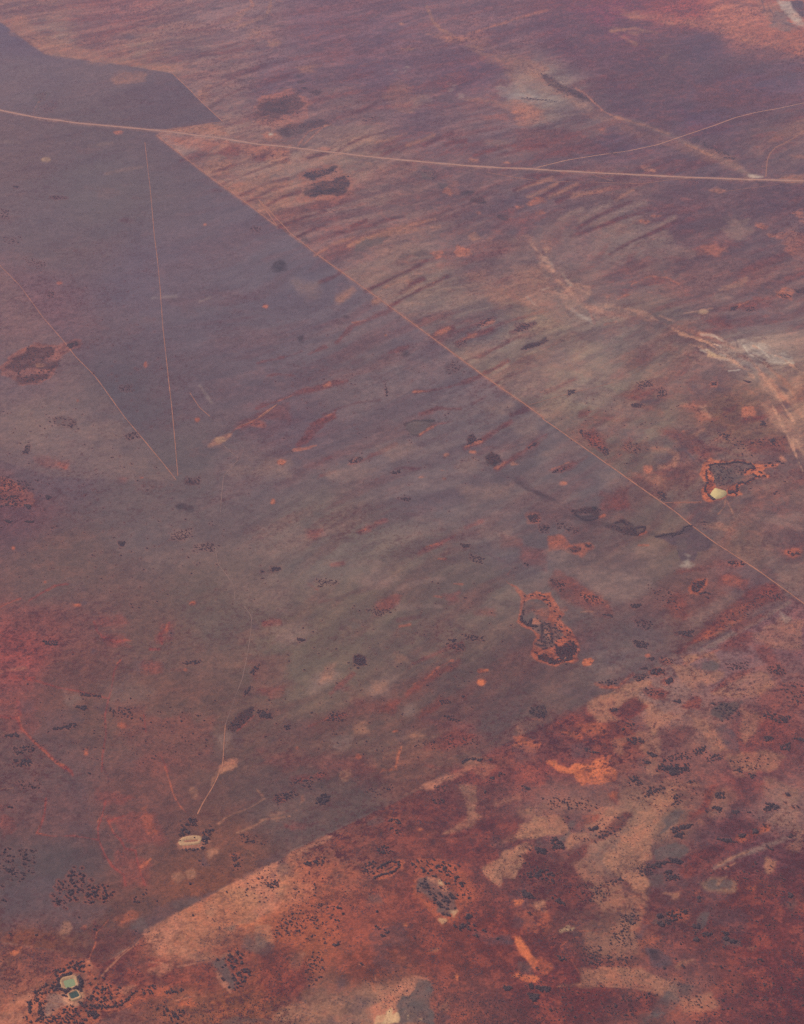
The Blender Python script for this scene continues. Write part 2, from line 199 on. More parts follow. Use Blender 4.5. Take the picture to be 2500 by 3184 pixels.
PAINT = '''
# --- A
A P t .55 8 6|60 90 150 110 250 200 520 290 720 350 1000 385 1080 380 1010 425 740 380 535 360 265 315 150 235 60 180
A P l .35 6 6|300 270 500 300 560 340 380 330
A P t .35 8 6|650 480 700 430 870 430 860 480 700 515
A E o .8 3 2|700 780 32 12
A E p .6 3 1|272 943 25 10
A E u .5 4 2|272 943 12 4
A E v .75 3 3|242 568 40 26/ 225 620 12 30
A S t .5 3 2|195 680 205 640 230 600
A P u .4 8 8|250 600 340 570 350 640 250 660
A S l .6 7 2|1478 0 1495 30 1460 55 1400 75
A P t .6 6 6|1310 130 1380 95 1440 85 1400 120 1320 140
A S t .6 8 5|1600 0 1590 60 1560 100 1480 130 1400 160
A P t .45 8 8|1450 190 1540 170 1550 200 1480 220/1180 520 1220 480 1260 500 1210 600 1160 560
A E u .5 4 4|250 120 22 8/280 185 22 9/770 215 24 10/1240 50 70 18/1540 95 60 14/1640 150 40 14
A P u .35 6 8|690 520 860 490 840 560 760 600 600 570/740 690 900 640 1100 600 1150 640 960 700/ 560 560 720 580 640 640
A E l .6 3 3|1060 832 32 14/1325 832 32 8/1250 755 50 14
A P t .65 4 3|960 768 1240 727 1310 742 1360 800 1000 778
A P o .4 8 6|960 800 1100 800 1300 840 1708 870 1708 960 1300 900 1050 860
A E l .75 6 5|1600 800 48 28
A E w .8 3 1|1598 792 14 9
A P r .5 6 6|1300 900 1360 850 1420 860 1420 930 1330 940/1500 920 1570 910 1560 950 1500 950
A P t .5 10 8|1180 980 1300 930 1400 960 1300 1060 1240 1040/1340 1100 1480 1040 1600 1000 1700 980 1560 1080 1400 1150/1500 1230 1620 1160 1708 1130 1708 1200 1560 1280
A S d .4 9 4|1060 950 1160 920 1300 905/1250 1020 1420 960 1600 900/1300 1090 1480 1020 1700 940/1420 1150 1560 1090 1700 1050/1440 1200 1600 1120 1700 1090
A S d .35 10 5|1230 640 1340 560 1480 500 1700 440/1200 540 1330 480 1460 430 1560 380/1080 390 1240 300 1400 260
A S u .3 7 4|0 860 300 820 560 760/100 930 420 870 640 820/160 1000 460 960 740 880/600 1030 760 1000 840 960
A S n .4 9 5|620 1025 760 1000 840 985/ 520 860 600 850 660 845/0 830 120 840
A E d .4 4 4|1060 1110 40 10/1280 1130 30 12/350 1165 60 12/730 1300 28 9
A E u .5 3 3|1495 1345 20 8
A E o .8 2 1|1210 1325 9 6
A S u .35 8 5|1180 1080 1220 1060 1250 1060
A S t .3 9 3|0 652 200 692 450 727 700 750 940 772 1300 817
B S t .3 9 3|0 852 180 870 450 902 760 937 1080 967 1420 992
C S t .3 9 3|0 994 350 1015 620 1027 920 1044 1400 1062 1708 1070
A S l .2 9 2|925 800 1015 873 1240 1045 1430 1180 1640 1340
E S l .15 9 2|375 0 650 195 800 305 1040 480 1320 688 1690 945
# --- B
A P o .22 5 6|1490 640 1560 560 1708 520 1708 730 1600 720
B P o .35 6 6|0 580 200 510 320 600 300 700 200 760 80 770 0 720
A P k .6 4 8|1520 640 1580 590 1708 560 1708 680 1600 700 1540 670
B P k .6 4 8|0 600 60 590 120 575 200 535 262 530 250 570 300 640 240 690 120 680 0 680
B P k .55 4 4|100 780 160 740 300 720 370 700 430 720 440 740 330 770 200 800 140 800
A P k .5 4 4|1640 770 1708 740 1708 800 1660 790
B P o .28 8 8|230 1180 250 1030 290 990 470 970 550 1040 560 1130 470 1190 320 1180
B P k .8 4 7|290 1020 370 1000 460 985 462 1010 400 1040 330 1065 285 1050
B P k .8 4 7|350 1085 400 1060 520 1035 530 1085 525 1120 470 1160 425 1145 340 1160 280 1155 280 1110
B S o .5 2 1|300 1090 360 1070 430 1045 
B E k .85 3 2|280 522 24 6/340 545 38 15/ 260 485 20 7/243 450 10 4/155 520 30 4
B E l .7 3 3|395 876 34 13/1285 945 34 10/1475 962 26 8/850 135 14 9/655 962 16 4
B E o .45 5 5|1290 120 48 14/1250 150 60 9
B P l .75 5 5|1080 215 1140 200 1190 205 1240 240 1200 250 1120 240
B P l .35 8 6|1000 200 1080 190 1240 205 1280 240 1140 260
B P t .6 6 6|1180 245 1290 270 1400 330 1440 375 1500 440 1560 530 1640 590 1600 560 1520 470 1440 370 1360 310 1220 255
B P t .35 10 8|1240 280 1440 400 1500 470 1708 560 1708 400 1560 360 1440 330
B P v .2 10 8|1520 370 1640 420 1708 480 1708 560 1580 540 1500 450
B S t .6 9 4|1000 40 1040 130 1090 180 1140 205
B P u .5 6 5|1090 140 1130 135 1130 160 1090 160
B S o .5 7 4|1240 200 1400 150 1600 90 1708 60
B P w .1 5 12|1430 500 1560 510 1640 560 1600 600 1460 580 1400 530/ 1120 500 1240 570 1200 575 1140 540/820 420 890 400 880 425
B P t .35 10 8|1230 575 1400 590 1640 620 1700 650 1708 720 1600 690 1400 610
B P n .5 10 8|270 800 450 740 720 730 620 790 420 860 300 850/640 1190 720 1150 800 1165 720 1230/1360 840 1440 820 1540 850 1440 880/900 600 1000 560 1020 600 920 640
B P t .2 12 14|760 560 840 450 900 560 960 600 900 650 800 620/280 930 380 910 440 940 300 960/60 910 150 900 170 970 80 990/640 1000 740 980 750 1010 660 1020
B S l .4 4 2|435 730 300 775 240 860/400 740 330 800 270 860
B P v .7 3 3|960 1010 1030 1005 1060 1050 1030 1065 980 1055/1060 1070 1120 1075 1130 1112 1080 1105
B S u .7 5 3|950 1015 985 985 1035 1000 1055 1045 1030 1068/1060 1065 1080 1105 1120 1118
B P k .8 3 4|1250 1165 1330 1162 1342 1195 1300 1205 1255 1190
B E k .6 3 4|1240 1140 30 12/1450 1280 22 8/290 1238 16 5/625 1362 18 6
B P k .5 3 5|230 1385 290 1372 300 1430 260 1420
B P v .85 4 4|580 1440 640 1400 720 1390 780 1392 740 1430 640 1470 580 1480
B S k .6 5 4|650 1395 780 1390
B P k .6 4 4|850 1490 1000 1475 1030 1490 980 1518 840 1518
B P o .7 5 7|1120 1110 1140 1150 1100 1150/1030 1490 1080 1500 1060 1518/1180 1440 1260 1460 1270 1518 1170 1518
B S d .55 9 5|480 890 560 840 660 800 760 780/130 1340 260 1290 400 1250/230 1400 330 1350 410 1325/790 925 850 890 900 860/460 1375 620 1345 760 1300 870 1275/560 670 640 640 700 610/300 930 420 900/980 860 1060 820 1150 790/60 1210 160 1160 250 1130
B S r .5 10 6|1110 850 1170 830 1225 835/560 1340 640 1300/ 1420 920 1560 880 1700 860/1280 920 1400 880 1520 850/760 900 880 850
B S t .45 10 6|0 1120 100 1090 200 1080/ 540 1450 640 1400 820 1350 1050 1290/660 1400 900 1360 1080 1340/880 860 1040 800/ 340 1510 440 1440 560 1400/700 840 880 790
B P o .18 6 8|1110 1050 1200 1070 1180 1140 1120 1120/1330 680 1470 670 1480 710 1360 700
B S u .4 10 7|0 130 120 100 220 60/ 180 340 260 310 380 300/ 720 310 800 320/620 110 700 95/1580 1370 1708 1360/ 580 1010 700 990
B E t .5 5 6|1260 1395 60 24/1380 1410 30 24/300 410 60 12/100 260 40 18/880 290 30 10
B E o .75 3 2|1305 1255 9 5/1540 1220 14 4/1620 1205 10 5/1655 1258 14 5
# --- C
C P u .45 5 5|600 90 750 115 860 130 960 165 1150 190 1400 258 1520 285 1708 330 1708 480 1400 420 1100 470 850 330 700 240 570 170
C P u .3 12 8|150 40 300 40 560 190 600 210 850 340 1130 460 1300 620 1000 640 600 480 350 280
C S t .5 8 6|570 180 640 220 720 260/ 570 190 700 165 840 190
C P t .5 6 8|580 160 680 170 760 175 720 205 620 200/860 345 900 320 990 290 900 330
C P l .7 6 6|980 130 1040 115 1110 145 1040 165/1280 210 1400 210 1445 240 1440 260 1380 255 1300 225/1640 280 1708 265 1708 310 1660 300/610 85 700 80 760 100 720 112/830 130 930 120 930 140
C P o .45 10 8|560 40 960 90 1200 120 1708 180 1708 320 1400 250 1160 185 960 150 700 110
C P t .6 10 8|1440 20 1560 10 1600 100 1500 140 1460 80
C P w .5 6 6|1545 0 1630 0 1650 60 1708 120 1708 160 1640 140 1590 70
C P u .95 4 3|1625 0 1708 0 1708 110 1650 50
C P n .8 5 5|1540 60 1600 80 1640 140 1700 160 1600 180 1500 150
C S u .7 4 3|1460 0 1475 60/1490 20 1510 60 1535 100/1490 130 1580 130 1700 180
C S n .3 20 8|0 520 120 500 300 560 440 640
C P k .88 3 3|125 412 190 440 215 460 260 490 300 515 380 540 430 575 458 598 400 588 340 568 260 540 200 505 168 462
C S l .55 5 2|360 520 420 555 465 600 530 660 620 700
C S n .6 14 5|600 690 760 740 920 800 1000 840 1180 920 1300 980 1400 1040
C S t .5 6 3|560 680 700 720 830 760 910 790/1010 850 1080 880 1160 920
C P w .04 12 8|0 400 120 440 250 545 420 600 460 650 200 640 0 560
C P l .4 10 10|0 600 150 620 160 720 60 760 0 740/0 640 60 650 50 680 0 680
C S t .4 3 1.5|1708 770 1640 820 1540 870 1510 900 1490 950 1483 1040
C P t .55 8 6|1708 700 1640 730 1560 780 1500 830 1708 790/1640 920 1708 900 1708 930 1660 935/1580 1050 1708 1030 1708 1075 1600 1070
C P w .6 4 4|1380 1030 1470 1035 1480 1050 1400 1056
C P k .7 4 4|1420 1068 1480 1072 1480 1100 1440 1105
C P u .5 5 6|1040 815 1110 830 1160 870 1260 900 1320 945 1260 940 1150 890 1060 850
C P l .6 5 5|1150 1120 1200 1105 1240 1125 1200 1135/750 995 820 995 830 1015 760 1010
C E o .75 4 3|525 766 26 11/840 1275 30 8/770 1303 22 7/ 830 1412 26 8/30 1224 18 4/150 1258 30 6/ 1550 815 30 8
C S t .5 11 4|20 1120 120 1080 220 1050/80 1160 180 1120 250 1085/210 1160 290 1125 370 1085/330 1155 470 1130 560 1110/600 1180 700 1120
C S n .75 15 5|470 1330 540 1290 640 1240 770 1195/640 1410 760 1360 860 1330 940 1290/390 1300 460 1250 560 1200/560 1500 680 1440 740 1400/270 1290 400 1240
C E n .75 8 8|1320 1350 90 58/860 1430 100 40/600 1460 80 20
C P n .5 12 8|760 1440 860 1400 960 1420 1060 1490 1040 1518 800 1518
C S d .6 10 4|0 1125 80 1085 140 1060/130 1175 220 1125 310 1065/370 1350 460 1290 560 1240 690 1190/330 1395 480 1345 620 1290 800 1240/560 1500 680 1430 800 1380 960 1300/60 1040 200 1030/600 1050 700 1030/250 1190 330 1150
C S u .4 12 6|840 860 960 880/1300 870 1480 840 1580 830/1500 960 1640 880 1708 860/560 860 700 830/480 1060 640 1100
C P r .35 12 10|0 760 200 740 400 780 560 900 300 930 0 900/1060 500 1500 540 1708 600 1400 660 1100 600
C P o .5 5 8|90 1200 140 1160 180 1190 120 1210/1420 1320 1480 1330 1480 1350 1420 1340/1490 1385 1600 1385 1600 1410 1500 1410/1640 1250 1708 1240 1708 1310 1660 1280
C P o .3 10 12|1600 1360 1708 1380 1708 1518 1640 1518 1580 1440/1160 1440 1260 1460 1200 1518 1100 1480
C P l .5 6 8|160 1440 210 1430 215 1500 190 1500
# --- D
D P n .3 6 3|0 60 120 190 250 360 380 510 560 720 640 830 740 960 950 1210 1040 1318 700 1318 300 1300 0 1200
D P o .4 4 6|0 650 80 580 150 530 200 510 330 515 450 490 470 500 470 530 420 560 350 620 320 690 240 740 130 760 80 715 10 700
D P k .7 5 6|30 655 80 610 150 565 160 535 200 525 240 540 330 530 330 560 270 600 290 650 240 660 220 640 180 650 110 680/390 520 400 505 450 500 465 510 455 530 400 540/100 705 200 690 290 670 290 640 340 590 370 590 350 640 250 720 220 740 130 750 95 735
D E t .85 3 3|238 633 24 11
D P k .4 4 6|290 950 360 935 450 960 450 1010 380 990
D P n .5 14 10|120 850 250 950 300 1050 200 1080 100 980/440 1010 700 980 720 1060 560 1100/ 1330 1220 1708 1190 1708 1300 1400 1290
D P n .35 16 12|100 1060 400 1100 700 1120 900 1250 700 1290 300 1260
D E p .75 3 3|1300 1077 30 14
D P t .7 6 4|1230 1120 1270 1070 1340 1045 1400 1005 1350 1070 1300 1100
D S o .5 4 2|1380 1020 1480 975 1560 930
D P r .4 8 6|1380 1000 1500 930 1640 860 1708 850 1708 960 1560 960 1420 1030
D P o .4 6 8|1480 970 1560 960 1560 1010 1500 1000/0 1300 90 1310 200 1400 200 1470 60 1480 0 1460/340 1210 410 1230 380 1250
D E o .8 3 2|1565 290 12 7/385 1240 10 7/835 1300 14 9/1165 960 10 8/860 630 10 18/1660 1210 18 12/1610 1445 10 14/350 150 14 5/458 845 8 7
D E k .6 4 5|400 285 22 8/370 885 30 6/1120 1330 28 14/1060 1470 22 8/1120 1495 14 10/690 1285 18 8/1655 60 40 20
D E u .35 6 6|700 90 30 14/540 400 60 16/1010 250 50 12/640 1160 60 10/200 1240 50 12
D P q .3 10 8|200 1180 400 1200 420 1260 220 1240/700 1280 760 1290 740 1330 680 1310
D S w .12 8 5|1180 260 1240 240/900 240 1040 230/1180 760 1250 860
# --- E
E S d .65 11 4|640 195 720 160 800 120 900 75 1000 20/780 290 850 250 960 190 1050 150 1120 115/480 95 580 70/370 145 460 112/840 200 900 160 980 130
E S r 0.36 9 8|470 500 560 405 650 370 780 315/740 580 830 545 890 525/300 575 400 530/0 620 120 600 260 560
E S r 0.45 11 7|0 890 120 850 250 795 340 780 440 745 530 730
E S r 0.43 11 8|930 795 1080 778 1240 732 1330 692 1400 655 1480 605
E S r 0.40 9 8|960 925 1060 890 1200 895/950 1050 1040 990 1150 970
E S d 0.43 10 7|390 925 480 890 580 860 720 845/1270 865 1350 820/760 1280 840 1240 960 1250/1500 930 1600 890
E P r .6 6 5|235 1110 300 1020 380 945 470 895 460 940 380 1000 330 1050 290 1100
E S o 0.50 3 5|215 1137 280 1130 350 1108/950 1040 1040 1005
E S r 0.47 12 7|1225 1125 1320 1078 1400 1030 1490 970/1410 1245 1480 1205 1580 1140 1640 1085 1708 1045
E S o 0.43 5 6|1230 1118 1320 1080/1410 1242 1460 1215/1600 1120 1640 1095/920 795 1000 790/120 850 200 820/395 760 430 745/1040 150 1100 120
E S r 0.36 9 8|540 1225 640 1190 740 1145 820 1100/360 1210 430 1180/60 700 130 690 220 700/700 1310 780 1270/ 380 1290 460 1260
E S o 0.40 4 6|530 1225 590 1185/400 940 460 915/560 385 640 370
E S r 0.50 13 8|1040 470 1090 430 1150 415/1180 505 1260 465 1380 430/1640 1110 1708 1060
E S o 0.43 7 8|1050 460 1130 415/1200 495 1290 455/1330 400 1390 380
E S d 0.43 9 7|1230 610 1320 580 1400 540 1480 500/1380 762 1440 720 1520 690 1650 640 1708 620/1500 445 1560 410 1640 390
E P k .7 4 4|1560 540 1620 512 1700 480 1708 500 1620 535
E P k .3 6 8|1100 620 1180 600 1230 655 1180 690 1120 680
E P v .85 4 3|860 1000 920 960 1045 960 1020 1000 950 1048 910 1050
E S k .5 4 3|865 985 930 962 1045 965/880 1010 915 1048 950 1050
E S o 0.43 4 6|960 1045 1020 1005 1080 980
E P k .75 4 4|1230 1080 1270 1040 1290 1070 1260 1110/1350 1180 1380 1150 1430 1170 1440 1205 1400 1230 1360 1215
E E k .65 5 5|810 1265 36 14/260 480 10 8/880 570 20 8/580 1470 12 6/130 60 14 6/245 312 14 6/530 340 12 8
E E u .45 6 6|700 850 30 14/530 1205 40 14/470 1065 24 10/1670 1000 26 16/1450 575 50 18/820 800 30 16/960 870 30 8
E E o .85 3 3|145 1210 14 8/48 290 10 6/90 1445 8 14/1105 1305 14 6/760 460 8 6/1270 1148 16 4
E E l .75 4 4|1115 1165 18 12/980 1295 30 8/1520 1222 20 6/1105 1258 20 5
E S t .5 16 7|560 190 480 250/700 260 760 180 880 140
E P n .8 10 6|500 90 600 50 700 20 900 60 760 120 640 180 540 120/700 220 800 160 900 110 860 190 780 270
E P n .7 12 6|1200 540 1300 500 1400 490 1440 500 1300 560/1450 740 1560 690 1708 660 1708 840 1600 850 1500 790
E P n .45 16 8|200 130 360 150 360 230 240 230/720 1130 900 1080 960 1130 800 1220/1160 1230 1280 1200 1300 1250 1200 1270/380 1250 600 1220 760 1240 600 1320 420 1330/1200 1360 1500 1340 1480 1400 1250 1430/1330 880 1500 850 1500 900 1380 930
E P t .3 14 8|1240 100 1340 80 1340 130 1240 150/1360 220 1500 180 1520 260 1400 290
E S u 0.40 9 7|1350 1250 1500 1310 1600 1370 1708 1410/1540 1300 1640 1380 1708 1400
E S u 0.25 14 10|980 1420 1200 1380/1100 1300 1300 1290/400 650 640 620/860 1330 1060 1320/0 260 140 150 260 60
E P u .4 8 5|1490 190 1560 170 1540 260 1500 240/1630 20 1708 40 1700 90 1640 70
# --- F
F P x .55 5 8|40 225 120 200 200 180 232 215 180 280 100 280 50 260/280 210 340 190 430 185 445 240 380 290 290 285
F S w .4 10 7|170 5 210 40 222 85/ 280 100 330 160/340 310 400 350 460 380
F S x .6 6 4|240 120 260 180 310 230 300 290 380 330/300 180 380 180 440 220/60 240 140 290
F S w .4 4 3|70 230 120 280/200 180 160 190
F S u .5 7 5|200 150 260 170 260 200/310 320 330 350/230 110 300 150
F P t .4 12 8|0 60 160 60 240 200 240 300 100 300 0 250/500 440 560 420 620 440 560 470
F S o .35 6 5|130 130 150 170/440 300 470 390/530 400 600 380
F P x .5 6 6|1200 190 1260 160 1380 115 1360 150 1290 180 1210 205
F P n .6 8 6|1140 240 1200 210 1260 220 1300 240 1200 260
F E p .5 3 3|1110 318 28 11
F S x .6 6 3|1000 330 1080 318 1170 298
F S x .6 7 4|1090 440 1150 455 1220 480 1280 525/930 420 1010 470/860 345 940 380
F S w .5 6 6|1100 455 1180 465 1230 495/1170 510 1210 520 1240 560/1100 545 1190 595 1270 600
F P p .9 4 3|1130 540 1200 575 1250 595 1190 597 1140 590
F P x .7 5 4|1040 515 1110 520 1170 580 1280 600 1370 650 1405 675 1350 670 1280 620 1140 590 1120 550
F P w .3 8 10|1330 500 1480 505 1510 560 1600 560 1640 620 1560 640 1430 590 1340 550
F S w .6 5 3|1350 520 1380 570 1460 610 1500 640/1260 670 1330 665/1440 530 1500 590
F S u .5 6 5|1420 600 1500 560 1620 590/1300 480 1330 560
F S t .7 13 6|1470 620 1560 700 1640 780 1660 840
F P x .7 7 6|1450 700 1530 730 1560 770 1630 830 1660 900 1600 850 1560 850 1470 790
F P x .6 8 6|1450 850 1560 920 1640 1000 1708 1060 1708 1160 1600 1050 1480 930
F S x .6 12 5|1640 840 1708 950/1640 1060 1708 1160
F P u .6 5 5|1560 860 1620 850 1650 890 1600 900/1560 760 1620 790 1600 810
F P x .75 5 6|1080 870 1130 870 1150 915 1195 925 1150 965 1100 930
F P o .4 10 8|1060 850 1200 960 1100 980 980 880
F P b .75 5 8|1340 930 1350 900 1410 890 1420 925 1370 945
F E b .7 4 4|998 1026 18 14/1075 1125 16 11/290 1335 18 8
F E o .75 4 4|785 1255 26 24/550 235 16 12
F S t .45 12 7|820 1130 900 1130 960 1160 940 1230 860 1240/1040 1060 1120 1010
F P t .4 12 8|780 1290 860 1290 880 1360 800 1340
F P r .5 8 6|150 810 250 750 330 705 390 705 350 740 250 790 165 820/380 900 440 875 465 910 440 950 380 940/380 1030 470 1010 560 1100 540 1160 440 1120/210 1255 300 1220 440 1160 400 1210 280 1270/1140 960 1300 880 1280 920 1180 980/1280 980 1360 950 1500 930 1400 970
F P r .4 12 10|1110 350 1240 350 1270 410 1180 410/1340 1090 1600 1060 1600 1140 1400 1160/580 820 800 720 900 730 900 780 700 830/500 1380 660 1370 700 1500 500 1500/860 1040 900 1000 1100 1080 1300 1150 1100 1170
F P r .35 8 8|680 170 850 110 980 160 860 160 700 180/1270 300 1400 250 1500 240 1380 300/560 250 680 190 660 230/ 0 1170 150 1080 240 1010 200 1060 60 1160
F S o .4 5 5|690 160 800 110 900 120 970 160/1280 300 1380 260/610 245 670 220/150 800 260 750 350 720/220 1250 320 1210/1550 220 1600 180 1640 190
F P n .5 12 6|60 650 200 580 340 560 340 660 160 740 0 780 0 700/260 880 400 780 560 780 760 900 760 940 600 940 440 870/120 640 250 560 340 600/300 660 460 570 480 600 380 680
F P n .4 16 8|480 1010 700 960 760 1060 640 1090/760 760 900 740 1000 740 900 800/0 1000 120 960 160 1060 40 1100/120 1180 300 1080 400 1120 200 1190/520 1290 620 1270 640 1340 540 1350
F S u .55 7 5|900 1045 960 1060 1000 1130 1060 1200/0 1300 60 1360 180 1410 270 1440/720 870 780 850 860 845
F P u .5 8 8|940 470 1000 470 1000 490 950 490/0 400 120 380 60 430 0 430/1180 760 1280 760 1280 800 1180 790/1240 340 1300 350 1260 370
F P k .7 4 4|40 540 80 515 140 510 150 520 70 545/1020 585 1060 585 1060 597 1030 595/260 485 300 488 290 497/1270 310 1290 290 1320 285 1300 310
F P k .55 4 6|1555 215 1620 225 1640 245 1590 240/1650 200 1708 185 1708 220
F P o .5 4 5|1540 200 1650 200 1640 260 1560 235/1160 730 1200 735 1190 760 1155 760
F P k .6 4 6|330 1480 480 1470 510 1500 480 1518 340 1518
F S o .4 3 1|880 1450 1100 1445
F S t .35 2.5 1|1245 1420 1240 1470 1200 1518/1245 1420 1280 1490 1290 1518
M P b .8 3 3|190 260 290 190 340 160 420 185 700 205 850 185 1000 200 1100 240 1290 265 1450 240 1550 230 1530 290 1300 320 1280 370 1400 450 1390 500 1250 490 1000 590 880 620 830 680 900 780 720 810 640 800 560 850 400 880 330 920 250 890 200 860 190 700 270 570 200 540 140 420
M P l .8 3 3|1555 170 1600 95 1690 190 1640 210 1570 215
M P r .5 3 2|280 560 380 500 400 640 340 760 240 720/660 660 820 570 820 720 660 760
M P v .95 2 2|330 265 700 225 900 215 1060 260 1110 320 960 350 945 430 1080 405 1160 460 1000 570 860 570 800 600 650 640 610 720 420 665 400 560 390 500 340 380
M P n .5 8 8|640 400 760 330 900 340 920 430 850 500 700 520
M S k .85 3 1.5|310 250 340 380/310 260 400 245 520 238 620 245 750 215 880 215 990 235 1070 260 1110 320 1000 335 955 360 950 425/1080 420 1150 470 1080 510 1000 560 950 590 880 565 830 590 800 640 800 740 760 750/650 760 660 660 740 610 800 580/290 540 240 660 235 730 270 745/250 350 270 480
M S k .6 4 3|440 440 480 400 520 430/560 480 620 380 620 470/640 480 670 560 620 600/480 560 520 620 560 580/300 780 380 870
V S l .45 16 12|1120 500 1150 545 1180 590 1220 630 1270 665
V S x .5 7 10|1130 520 1165 560 1190 600 1230 640/1150 560 1210 600 1250 610/1160 530 1170 590/1180 620 1240 650 1280 660/1290 650 1350 660 1420 690
V S l .4 14 12|1280 665 1380 680 1460 700 1540 730 1600 770 1650 830 1700 880
V S x .55 6 8|1440 705 1500 725 1550 760 1600 800/1480 720 1530 735 1580 750/1570 740 1610 780 1650 840 1690 900/1600 735 1660 760 1700 790/1640 860 1680 940 1705 1000
V S w .4 5 8|1590 740 1620 770 1650 800/1600 760 1640 770 1690 770/1500 745 1540 755
V S t .3 30 14|1000 80 1100 130 1180 190 1260 240 1350 280 1450 310 1560 350
V P n .4 20 14|1080 500 1200 480 1260 560 1320 640 1420 700 1400 760 1250 720 1120 640 1050 560/1180 740 1300 700 1340 800 1240 860 1140 830
V P u .35 12 12|1420 100 1560 120 1700 160 1700 300 1500 260 1350 180/1300 200 1420 200 1480 300 1360 300
# --- G
G P q .2 14 10|0 690 200 680 350 740 300 800 180 880 0 920
G P q .15 20 12|0 500 160 520 340 620 400 740 300 860 100 980 0 1000
G P l .5 5 4|0 925 60 905 150 900 160 915 60 925 0 940
G P q .4 10 10|560 620 720 600 745 640 650 665 600 660/840 880 950 860 980 920 900 950 830 930/600 700 740 730 760 780 640 770/960 660 1020 640 1000 720 930 740/1000 900 1080 900 1070 930 1000 930
G S q .6 6 4|0 545 60 515 125 495/170 510 250 460 320 420 400 410/555 635 575 690 605 720/600 720 680 750 765 742/1000 640 980 680 945 700 955 760/885 795 940 795
G S o .5 5 4|280 450 330 425/985 650 985 690/735 735 775 745/690 880 710 860/0 545 120 495
G S q .6 4 2|710 860 675 920 655 1040 642 1085/160 975 230 985 350 1022 480 1045 640 1085/640 1090 620 1180 625 1300 605 1420 600 1518/850 1180 860 1280/950 1420 990 1518
G S q .7 8 3|0 1190 60 1200 100 1195 125 1260 200 1340 270 1400 330 1460 420 1518/105 1100 120 1180/0 960 200 965
G S o .5 4 3|110 1190 130 1265 190 1330 250 1385 285 1420 330 1465 380 1480
G E o .8 3 3|1095 918 14 11/265 398 8 10/80 200 6 6/720 1245 16 6/505 1395 12 16/1135 520 12 5/450 535 20 6
G P n .45 10 8|380 1050 460 1080 420 1130 380 1100/1020 80 1140 90 1100 180 1000 150
G P n .3 22 12|1300 350 1708 400 1708 560 1400 520/800 200 1200 150 1250 280 900 330/600 1000 760 960 900 1060 700 1140
G P q .22 18 14|700 1150 1250 1200 1300 1518 800 1518/0 1080 200 1100 200 1300 0 1280/1450 850 1708 820 1708 1000 1500 1050
G P k .8 3 3|1340 1260 1385 1190 1440 1150 1495 1140 1492 1190 1440 1240 1385 1275 1350 1275
G S q .6 5 4|1400 1275 1450 1235 1500 1185
G P k .4 4 5|1585 330 1620 302 1665 320 1640 340/1480 905 1530 885 1540 900 1480 935/1440 1065 1460 1035 1480 1060/1535 620 1575 630 1560 645
G E u .6 4 4|1545 338 12 8/500 518 12 8/550 813 10 12/1010 703 10 9/170 45 30 10/710 175 20 14/550 240 20 9/1500 655 20 12
G P u .35 8 8|120 1100 190 1100 180 1160 130 1160/280 1180 420 1150 480 1220 360 1260 300 1280/1340 1300 1420 1290 1440 1400 1360 1400/800 850 840 870 820 940 780 900/ 560 1120 620 1130 600 1160
G P n .55 14 8|1260 1290 1350 1280 1360 1420 1290 1400
G P l .75 8 6|1290 1500 1310 1450 1360 1430 1400 1445 1370 1518 1280 1518
# --- H
H P r .45 8 8|860 1070 920 990 1040 920 1190 865 1180 900 1060 955 960 1040 880 1080/940 1185 1000 1120 1080 1070 1150 1080 1080 1140 980 1200/960 1380 1040 1310 1160 1265 1290 1300 1230 1350 1060 1385/700 1140 860 1080 800 1170
H P q .4 8 8|290 90 390 80 390 125 300 130/1090 470 1200 440 1190 520 1130 525/590 100 640 55 760 30 700 80 610 110/700 530 830 480 800 560 720 560/20 1030 150 1020 140 1060 40 1060
H S q 0.40 11 8|960 225 1060 175 1160 130/440 300 500 285/1230 80 1320 45/300 410 360 440/ 1140 780 1210 760/920 880 1060 820 1140 780/430 1060 520 980 560 940/40 640 130 630/310 1250 420 1200 520 1180
H S o 0.40 5 7|920 1000 1000 965 1040 930/1060 905 1150 860/1000 190 1060 170/605 100 640 85/1040 480 1090 485/1160 405 1210 410/1070 260 1110 262/340 440 390 445/380 1215 440 1190/900 650 840 660
H S d 0.36 12 8|370 520 500 480 640 440 780 400/830 620 960 600/1090 840 1200 800/880 900 980 850
H P u .5 10 7|270 410 310 360 375 345 370 385 320 430 275 440/380 200 600 180 740 160 620 210/1120 640 1160 620 1150 660
H P u .4 8 8|800 980 860 970 860 1010 810 1010/790 1300 880 1280 880 1370 820 1350/430 1055 480 1030 520 1020 480 1060
H S u 0.43 7 7|1210 20 1240 50 1230 80/1290 160 1330 215 1400 250 1460 280 1500 300
H S n 0.41 14 11|820 440 920 410 1000 395 1100 375/830 555 1000 540 1080 545/200 720 340 680/30 560 160 560/560 300 720 280/860 170 960 120/380 120 520 60/700 330 780 320
H P n .6 16 10|340 960 440 900 480 940 400 1020 320 1060/640 1030 760 950 830 960 780 1060 680 1080/560 380 740 340 860 370 780 430 620 440/400 1320 480 1290 560 1320 520 1390 440 1380/870 1130 930 1100 930 1160 880 1180
H P t .45 12 8|810 820 880 840 900 880 820 880/890 1300 980 1290 1000 1320 900 1340/400 900 460 880 440 960 380 980/680 1000 780 980 760 1040 680 1060/560 1240 640 1200 660 1280 580 1300
H P n .45 20 10|100 680 280 640 340 700 240 760 120 740/0 80 280 60 300 160 100 260 0 220/1300 60 1500 80 1560 180 1400 200 1300 130
H P b .8 5 5|725 1518 740 1500 800 1490 835 1500 845 1518
H S b .6 9 5|850 1375 832 1420 822 1465 815 1500
H E b .85 3 3|1322 992 26 18/1350 915 14 8
